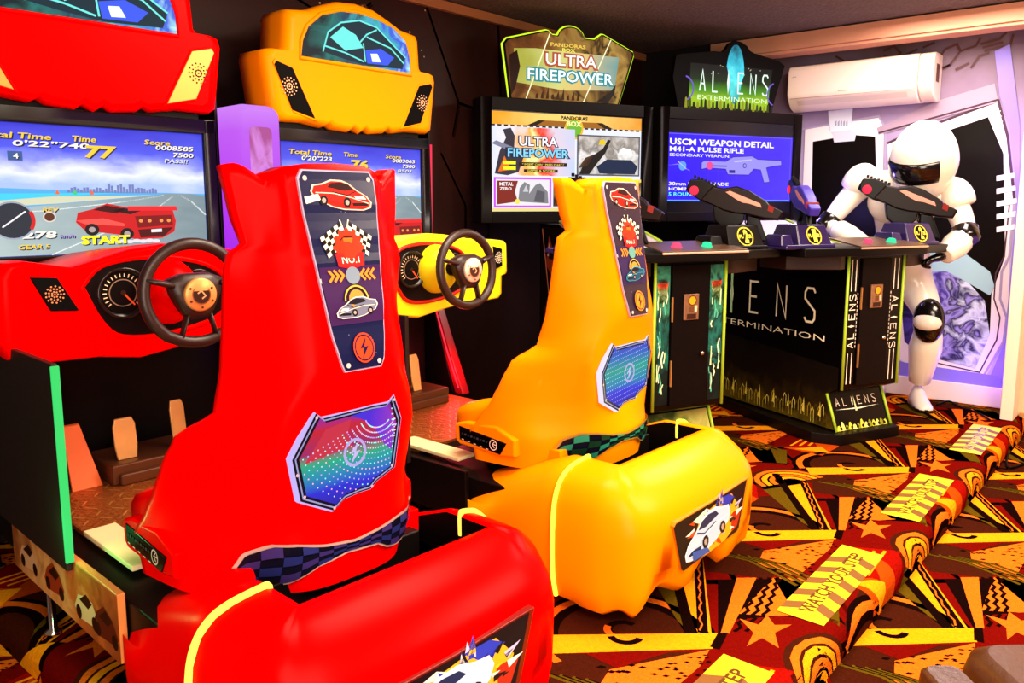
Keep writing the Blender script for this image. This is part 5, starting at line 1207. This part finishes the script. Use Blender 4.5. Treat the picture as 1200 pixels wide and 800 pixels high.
# ---------------------------------------------------------------- light guns
def light_gun(lx, ly, lz, rz, label, col, sc=1.0):
    c, s = math.cos(FA.a), math.sin(FA.a)
    root = thing('light_gun', label, 'toy gun', (FA.o[0]+lx*c-ly*s, FA.o[1]+lx*s+ly*c, lz), FA.a+rz, 'light guns in the cabinet holsters')
    root.scale = (sc, sc, sc)
    K = .00105
    def q(l): return [((x-480)*K, (620-y)*.00108) for x, y in l]
    m = mat(col, rough=.35, spec=.15); dk = mat('#080404', rough=.35, spec=.15)
    body = q([(385, 428), (440, 440), (500, 430), (560, 450), (640, 500), (655, 520), (715, 548), (722, 556), (702, 592), (640, 586), (560, 566), (500, 560), (440, 545), (390, 520), (330, 492)])
    b = MB()
    b.loft([[(x, -.032, z) for x, z in [(px*.96-.001, .13+(pz-.13)*.9) for px, pz in body]], [(x, -.024, z) for x, z in body], [(x, .024, z) for x, z in body], [(x, .032, z) for x, z in [(px*.96-.001, .13+(pz-.13)*.9) for px, pz in body]]], smooth=False)
    bd = b.build('gun_body', m, root, bevel=.004)
    br = MB().prism([(x, -.020, z) for x, z in q([(262, 428), (278, 395), (335, 397), (400, 428), (392, 520), (330, 500), (266, 458)])], (0, .040, 0)); bb = br.build('barrel_shroud', dk, root, bevel=.006)
    rl = MB()
    for k in range(7): x, z = q([(300+k*17, 388+k*6.5)])[0]; rl.box((x-.006, -.012, z-.004), (x+.006, .012, z+.012))
    rl.build('top_rail', dk, bb, bevel=.001)
    x, z = q([(297, 449)])[0]
    tag(MB().ell((x, -.022, z), .024, .008, .024).build('muzzle_light', E('#ff2848', 1.1), bb), 'red light')
    MB().tube([(q([(258, 440)])[0][0], 0, q([(258, 440)])[0][1]), (q([(300, 448)])[0][0], 0, q([(300, 448)])[0][1])], .012).build('muzzle', dk, bb)
    st = MB().prism([(x, -.0345, z) for x, z in q([(448, 458), (470, 452), (560, 490), (612, 512), (620, 532), (560, 512), (530, 508), (500, 492)])], (0, .069, 0)); tag(st.build('side_stripe', mat('#d88a78', rough=.4), bd, bevel=.001), 'pale pink stripe')
    rw = MB().prism([(x, -.0345, z) for x, z in q([(652, 518), (678, 528), (672, 556), (648, 545)])], (0, .069, 0)); tag(rw.build('stock_light', E('#c82818', .7), bd), 'red lit window')
    gp = MB().prism([(x, -.017, z) for x, z in q([(552, 566), (612, 578), (655, 690), (560, 690), (552, 640)])], (0, .034, 0)); gp.build('grip', dk, root, bevel=.008)
    fg = MB().prism([(x, -.024, z) for x, z in q([(386, 515), (545, 560), (538, 600), (505, 625), (432, 622), (398, 590)])], (0, .048, 0)); f2 = fg.build('fore_grip', dk, root, bevel=.008)
    MB().tube([(x, 0, z) for x, z in q([(552, 560), (545, 600), (560, 622)])], .004).build('trigger_guard', dk, f2)
    MB().box((-.035, -.015, -.10), (.03, .015, .03)).build('gun_stem', dk, root, bevel=.004)
    return root
light_gun(-1.21+.56+.04, .20, 1.19, R(-42), 'black light gun at the ULTRA FIREPOWER cabinet, muzzle left, crossing the violet screen', '#140806', 1.0)
light_gun(-.16, .17, 1.215, R(-118), 'violet light gun seen end-on above the PLAYER 1 badge', '#4030a0', .92)
light_gun(.62, .16, 1.19, R(-42), 'dark brown light gun in front of the white statue chest', '#140806', 1.08)
light_gun(-1.33, .22, 1.19, R(-42), 'light gun almost wholly hidden behind the yellow seat top', '#120808', 1.0)
# ---------------------------------------------------------------- air conditioner
def AP(x, y, k): p = hit(x, y, (0, 1, 0), k); return p
ac = thing('air_conditioner', 'white split air conditioner high on the mural wall', 'air conditioner', (-1.88, 5.95, 1.93))
def ap(x, y, z): return (x+1.88, y-5.95, z-1.93)
prof = [(5.95, 1.965), (5.95, 2.262), (5.80, 2.265), (5.755, 2.255), (5.735, 2.22), (5.73, 2.07), (5.745, 2.03), (5.80, 1.975), (5.86, 1.955)]
WP = mat('#f4dccb', rough=.35, spec=.3)
MB().loft([[ap(x, y, z) for y, z in prof] for x in (-2.345, -1.50)], smooth=False).build('casing', WP, ac, bevel=.008, seg=3)
MB().loft([[ap(x, 5.95+(y-5.95)*.985, 2.11+(z-2.11)*.985) for y, z in prof] for x in (-1.498, -1.405)], smooth=False).build('end_cap', mat('#e8cdb8', rough=.4), ac, bevel=.012, seg=3)
MB().box(ap(-2.32, 5.728, 2.035), ap(-1.50, 5.733, 2.039)).build('panel_seam', mat('#a88878'), ac)
MB().loft([[ap(x, y, z) for y, z in ((5.752, 2.018), (5.748, 2.024), (5.800, 1.977), (5.806, 1.973))] for x in (-2.28, -1.56)], smooth=False).build('air_flap', mat('#e0c8b8', rough=.4), ac, bevel=.002)
a = Art(plane(ap(0, 5.7275, 0), (1, 0, 0), (0, 0, 1), (0, -1, 0)), .0006); a.text('Inverter', -1.99, 2.062, -1.93, 2.071, '#5a4a48', .02); a.text('AIR', -2.31, 2.18, -2.28, 2.187, '#a89088', .02)
a.build('small_print', ac)
MB().box(ap(-1.406, 5.80, 2.08), ap(-1.403, 5.87, 2.19)).build('end_slot', mat('#5a3830'), ac)
# ---------------------------------------------------------------- white armoured mannequin statue (plain round helmet)
SW = mat('#f6ead9', rough=.22, spec=.4, coat=.3); SB = mat('#0e0a0c', rough=.15, spec=.6)
sr = thing('armoured_statue', 'life-size white armoured mannequin statue with black gloves and knee guard, standing before the mural', 'statue', (-1.35, 5.5, 0))
def S(px, py, y): p = hit(px, py, (0, 1, 0), y); return Vector((p.x+1.35, y-5.5, p.z))
def skin_body(name, joints, edges, m, parent, root=0, sub=2):
    me = bpy.data.meshes.new(name); me.from_pydata([j[0] for j in joints], edges, []); ob = bpy.data.objects.new(name, me); C.objects.link(ob)
    ob.parent = parent; me.materials.append(m)
    sk = ob.modifiers.new('skin', 'SKIN'); sk.use_smooth_shade = True
    for i, v in enumerate(me.skin_vertices[0].data if me.skin_vertices else []):
        v.radius = joints[i][1]; v.use_root = (i == root)
    s_ = ob.modifiers.new('sub', 'SUBSURF'); s_.levels = sub; s_.render_levels = sub
    return ob
J = [(S(1058, 318, 5.58), (0.165, 0.146)),       # 0 pelvis
     (S(1055, 285, 5.54), (0.152, 0.134)),       # 1 waist
     (S(1060, 250, 5.46), (0.201, 0.152)),      # 2 chest
     (S(1066, 222, 5.40), (0.171, 0.122)),        # 3 upper chest
     (S(1074, 205, 5.34), (0.079, 0.079)),      # 4 neck
     (S(1082, 190, 5.28), (0.085, 0.085)),        # 5 head core
     (S(1012, 214, 5.40), (0.091, 0.091)),      # 6 shoulder l
     (S(988, 240, 5.34), (0.071, 0.071)),       # 7
     (S(970, 262, 5.28), (0.056, 0.056)),       # 8 elbow l
     (S(996, 280, 5.18), (0.056, 0.056)),       # 9
     (S(1022, 293, 5.10), (0.041, 0.041)),      # 10 wrist l
     (S(1116, 232, 5.42), (0.091, 0.091)),      # 11 shoulder r
     (S(1128, 256, 5.38), (0.073, 0.073)),        # 12
     (S(1132, 276, 5.32), (0.061, 0.061)),        # 13 elbow r
     (S(1120, 288, 5.22), (0.059, 0.059)),      # 14
     (S(1106, 300, 5.14), (0.039, 0.039)),      # 15 wrist r
     (S(1072, 335, 5.56), (0.122, 0.122)),        # 16 hip r
     (S(1082, 352, 5.52), (0.104, 0.104)),      # 17
     (S(1090, 376, 5.47), (0.076, 0.079)),      # 18 knee
     (S(1086, 402, 5.53), (0.081, 0.088)),      # 19 calf
     (S(1077, 448, 5.62), (0.055, 0.059)),      # 20 ankle
     (S(1040, 335, 5.60), (0.122, 0.122)),        # 21 hip l
     (S(1030, 375, 5.60), (0.076, 0.076)),      # 22 knee l
     (S(1028, 402, 5.66), (0.076, 0.081)),      # 23
     (S(1026, 448, 5.74), (0.055, 0.055))]      # 24 ankle l
ED = [(0, 1), (1, 2), (2, 3), (3, 4), (4, 5), (3, 6), (6, 7), (7, 8), (8, 9), (9, 10), (3, 11), (11, 12), (12, 13), (13, 14), (14, 15), (0, 16), (16, 17), (17, 18), (18, 19), (19, 20), (0, 21), (21, 22), (22, 23), (23, 24)]
skin_body('statue_body', J, ED, SW, sr)
hc = S(1083, 190, 5.24); view = Vector((-.35, -1, -.30)).normalized()
rt = Matrix.Rotation(R(-18), 3, 'Z')@Matrix.Rotation(R(20), 3, 'X')@Matrix.Rotation(R(8), 3, 'Y')
def hfn(d):                      # plain motorcycle-style shell: full round crown, tapered chin
    k = 1.0
    if d.z < 0: k = 1.0-.18*abs(d.z)**1.5
    return Vector((d.x*k, d.y*(k if d.y > 0 else k*1.04), d.z*(1.0 if d.z > 0 else .98)))
hm = MB().ell(hc, .178, .20, .245, rot=rt, n=36, m=24, fn=hfn).build('helmet', SW, sr)
# dark wrap-round visor band
vb = MB(); rings = []
for k in range(25):
    ph = R(-150+120*k/24); col = []
    for zz, for_ in ((-.075, .99), (-.07, 1.02), (-.03, 1.03), (.02, 1.03), (.05, 1.02), (.055, .99)):
        k_ = 1.0-.18*max(0, -zz/.245)**1.5; e_ = math.sqrt(max(0, 1-zz*zz/(.245*.245)))*k_
        col.append(hc+rt@Vector((.178*e_*math.cos(ph)*for_, .20*e_*math.sin(ph)*for_*1.04, zz)))
    rings.append(col)
vb.loft(rings, cap=False, closed=False).build('visor', SB, hm)
MB().tube([hc+rt@Vector((.174*math.cos(R(t)), .196*math.sin(R(t)), -.145)) for t in range(0, 360, 15)][:0] or [hc+rt@Vector((-.03, -.165, -.13)), hc+rt@Vector((.03, -.165, -.13))], .006).build('chin_vent', mat('#5a5048'), hm)
# chest plate, belt
MB().ell((J[2][0]+J[3][0])/2+Vector((-.01, -.025, .0)), .215, .15, .18, n=28, m=16, fn=lambda d: Vector((d.x, d.y*(.9), d.z if d.z > 0 else d.z*.9))).build('chest_plate', SW, sr)
MB().lathe([(.12, -.03), (.15, -.025), (.152, .025), (.12, .03)], (J[0][0]*.6+J[1][0]*.4), (0, 0, 1), n=28).build('belt', SW, sr)
for jl, tilt, off in ((6, 32, (-.025, 0, .0)), (11, -24, (.02, 0, 0))):
    r_ = Matrix.Rotation(R(tilt), 3, 'Y')
    MB().ell(J[jl][0]+Vector(off), .100, .115, .130, rot=r_, n=26, m=16, fn=lambda d: Vector((d.x, d.y, d.z if d.z > -.45 else -.45-.12*(abs(d.z)-.45)))).build('shoulder_guard', SW, sr)
    MB().lathe([(.098, -.012), (.108, 0), (.098, .012)], J[jl][0]+Vector((off[0]*-1.5, 0, -.045)), r_@Vector((0, 0, 1)), n=24).build('shoulder_strap', SB, sr)
for i0, i1, r0 in ((7, 8, .066), (12, 13, .07)):
    a0, b0 = J[i0][0], J[i1][0]; d_ = (b0-a0).normalized()
    MB().lathe([(r0*.9, -.045), (r0*1.06, -.035), (r0*1.0, -.012), (r0*1.07, 0), (r0, .014), (r0*1.06, .035), (r0*.85, .05)], b0-d_*.01, d_, n=24).build('elbow_band', SB, sr)
for ia, ib, r0, r1 in ((8, 10, .068, .05), (13, 15, .074, .054)):
    a0, b0 = J[ia][0], J[ib][0]; d_ = b0-a0; L = d_.length
    MB().lathe([(r0*.8, L*.22), (r0, L*.28), (r0*1.02, L*.5), (r1, L*.96), (r1*.8, L*.98)], a0, d_, n=26).build('forearm_guard', SW, sr)
# gloves: palm and five curled fingers each
def glove(w, dirv, side):
    d_ = Vector(dirv).normalized(); sd = d_.cross(Vector((0, 0, 1))).normalized()*side; upv = sd.cross(d_).normalized()*side
    j = [(w-d_*.02, (.030, .030)), (w+d_*.03, (.036, .026)), (w+d_*.075, (.038, .024))]; e = [(0, 1), (1, 2)]
    for k, (o, ln) in enumerate(((-.030, .030), (-.010, .034), (.010, .033), (.029, .026))):
        n0 = len(j); b0 = w+d_*.088+sd*o
        j += [(b0, (.0105, .0105)), (b0+d_*ln*.9-upv*.008, (.010, .010)), (b0+d_*ln*.75-upv*.034, (.009, .009)), (b0+d_*.002-upv*.044, (.008, .008))]
        e += [(2, n0), (n0, n0+1), (n0+1, n0+2), (n0+2, n0+3)]
    n0 = len(j); j += [(w+d_*.03-sd*.036-upv*.006, (.012, .012)), (w+d_*.062-sd*.046-upv*.022, (.011, .011)), (w+d_*.088-sd*.030-upv*.034, (.009, .009))]
    e += [(1, n0), (n0, n0+1), (n0+1, n0+2)]
    return skin_body('glove', j, e, SB, sr, sub=1)
glove(J[10][0], (.8, -.45, -.2), 1); glove(J[15][0], (-.75, -.5, -.25), -1)
# leg guards and knee guard
kn = J[18][0]; 
MB().ell(kn+Vector((0, -.035, .005)), .092, .065, .14, n=24, m=14).build('knee_cover', SB, sr)
MB().ell(kn+Vector((.0, -.062, .0)), .082, .055, .06, n=24, m=14).build('knee_guard', SW, sr)
for ia, ib in ((18, 20), (22, 24)):
    a0, b0 = J[ia][0], J[ib][0]; d_ = b0-a0; L = d_.length
    MB().lathe([(.066, L*.14), (.084, L*.2), (.098, L*.42), (.078, L*.75), (.066, L*.96), (.055, L*.98)], a0, d_, n=28).build('shin_guard', SW, sr)
for an, toe in ((J[20][0], Vector((.11, -.19, 0))), (J[24][0], Vector((-.04, -.2, 0)))):
    ax_ = Vector((toe.x, toe.y, 0)).normalized(); pr = Vector((-ax_.y, ax_.x, 0))
    bo = MB(); rg2 = []
    for t, w_, h_ in ((-.085, .02, .05), (-.07, .043, .10), (-.02, .052, .15), (.03, .052, .13), (.09, .056, .085), (.14, .054, .06), (.175, .04, .045), (.185, .02, .035)):
        c_ = Vector((an.x, an.y, 0))+ax_*t
        rg2.append([c_+pr*(w_*math.cos(R(g)))+Vector((0, 0, .022+(h_-.022)*max(0, math.sin(R(g))))) if math.sin(R(g)) >= 0 else c_+pr*(w_*math.cos(R(g)))+Vector((0, 0, .022)) for g in range(0, 360, 24)])
    b_ = bo.loft(rg2).build('boot', SW, sr)
    so = MB().loft([[Vector((p.x, p.y, z_)) for p in [Vector((an.x, an.y, 0))+ax_*t+pr*w_ for t, w_ in ((-.088, 0), (-.07, -.045), (.0, -.055), (.10, -.06), (.17, -.045), (.19, 0), (.17, .045), (.10, .06), (.0, .055), (-.07, .045))]] for z_ in (.002, .026)], smooth=False).build('boot_sole', SB, sr, bevel=.002)
# ---------------------------------------------------------------- small things
cb = MB().tube(catmull([tuple(hit(x, y, (0, 0, 1), .012)) for x, y in ((1098, 474), (1112, 470), (1128, 478), (1145, 483), (1160, 492))], 6), .006, n=8).build('power_cable', BLK); tag(cb, 'black cable lying on the carpet beside the statue foot', 'cable')
cb = MB().tube(catmull([(-.76, 5.3, -.09), (-.70, 4.9, -.09), (-.62, 5.05, -.09), (-.55, 4.6, -.09), (-.45, 4.5, -.09)], 6), .006, n=8).build('power_cable', BLK); tag(cb, 'black cable lying on the lower carpet at the far foot of the step', 'cable')
LE = mat('#44230a', rough=.35, spec=.4, noise=.35, nscale=7, bump=.12, bscale=60)
lt = thing('leather_chair', 'brown leather chair corner at the lower right edge of the picture', 'chair', (-.30, 2.05, -.10), R(41))
MB().loft([[(x*k, y*k, z) for x, y in rrect(-.05, -.32, .05, .10, .03)] for k, z in ((1, .0), (1, .26), (.97, .29), (.8, .305))]).build('armrest', LE, lt).location = (-.075, -.02, 0)
MB().loft([[(x*k, y*k, z) for x, y in rrect(-.17, -.30, .17, .22, .07)] for k, z in ((.9, .0), (1, .10), (1.02, .25), (.96, .30), (.8, .325))]).build('seat_cushion', LE, lt).location = (.185, -.06, 0)
# ---------------------------------------------------------------- lights
def area(name, loc, size, e, col, rot=(0, 0, 0), sy=None):
    l = bpy.data.lights.new(name, 'AREA'); l.energy = e; l.color = col; l.size = size
    if sy: l.shape = 'RECTANGLE'; l.size_y = sy
    o = bpy.data.objects.new(name, l); C.objects.link(o); o.location = loc; o.rotation_euler = rot; return o
def point(name, loc, e, col, r=.05):
    l = bpy.data.lights.new(name, 'POINT'); l.energy = e; l.color = col; l.shadow_soft_size = r
    o = bpy.data.objects.new(name, l); C.objects.link(o); o.location = loc; return o
WARM = (1.0, .80, .60)
area('ceiling_lamp', (.6, .6, 2.42), 1.6, 140, WARM)
area('ceiling_lamp', (.5, 3.6, 2.42), 1.3, 115, WARM)
area('ceiling_lamp', (-1.6, 2.3, 2.42), 1.0, 70, WARM)
area('ceiling_lamp', (-1.2, 5.0, 2.42), .8, 46, (1, .86, .78))
area('ceiling_fill_light', (-.1, 3.9, 1.6), .6, 30, (1, .8, .65), (R(180), 0, 0))  # fill light added in mid-air, facing up, to brighten the ceiling
area('front_fill_light', (1.8, -1.2, 1.5), 2.2, 135, (1, .86, .72), (R(80), 0, R(50)))  # soft fill light added behind the camera to lift the cabinet fronts
point('violet_lamp', (-.98, 5.75, .25), 2.2, (.25, .1, 1)); point('violet_lamp', (-.93, 5.78, 1.6), 2.5, (.3, .15, 1))
point('violet_lamp', (-2.05, 5.3, 1.25), 5, (.3, .2, 1))
def atl(fr, x, y, z):
    c, s = math.cos(fr.a), math.sin(fr.a); return (fr.o[0]+x*c-y*s, fr.o[1]+x*s+y*c, z)
point('green_lamp', atl(FR, -.50, -.16, .46), 1.2, (.1, 1, .25), .02)
point('red_lamp', atl(FY, .42, .5, .50), 2.5, (1, .05, .08), .02)
point('yellow_lamp', atl(FY, 0, -.95, .62), 1.2, (1, .8, .1), .06)
w = bpy.data.worlds.new('world'); bpy.context.scene.world = w; w.use_nodes = True
w.node_tree.nodes['Background'].inputs[0].default_value = (1, .75, .55, 1); w.node_tree.nodes['Background'].inputs[1].default_value = .12
# ---------------------------------------------------------------- camera
cd = bpy.data.cameras.new('camera'); co = bpy.data.objects.new('camera', cd); C.objects.link(co)
co.location = CAM; co.rotation_euler = (R(90)-PITCH, 0, CA); cd.sensor_width = 36; cd.lens = CF/1200*36; cd.shift_y = -(400-CPY)/1200; cd.clip_start = .02
sc = bpy.context.scene; sc.camera = co
sc.view_settings.view_transform = 'Standard'; sc.view_settings.look = 'None'; sc.view_settings.gamma = 1; sc.view_settings.exposure = .35
try: sc.view_settings.use_curve_mapping = False
except Exception: pass
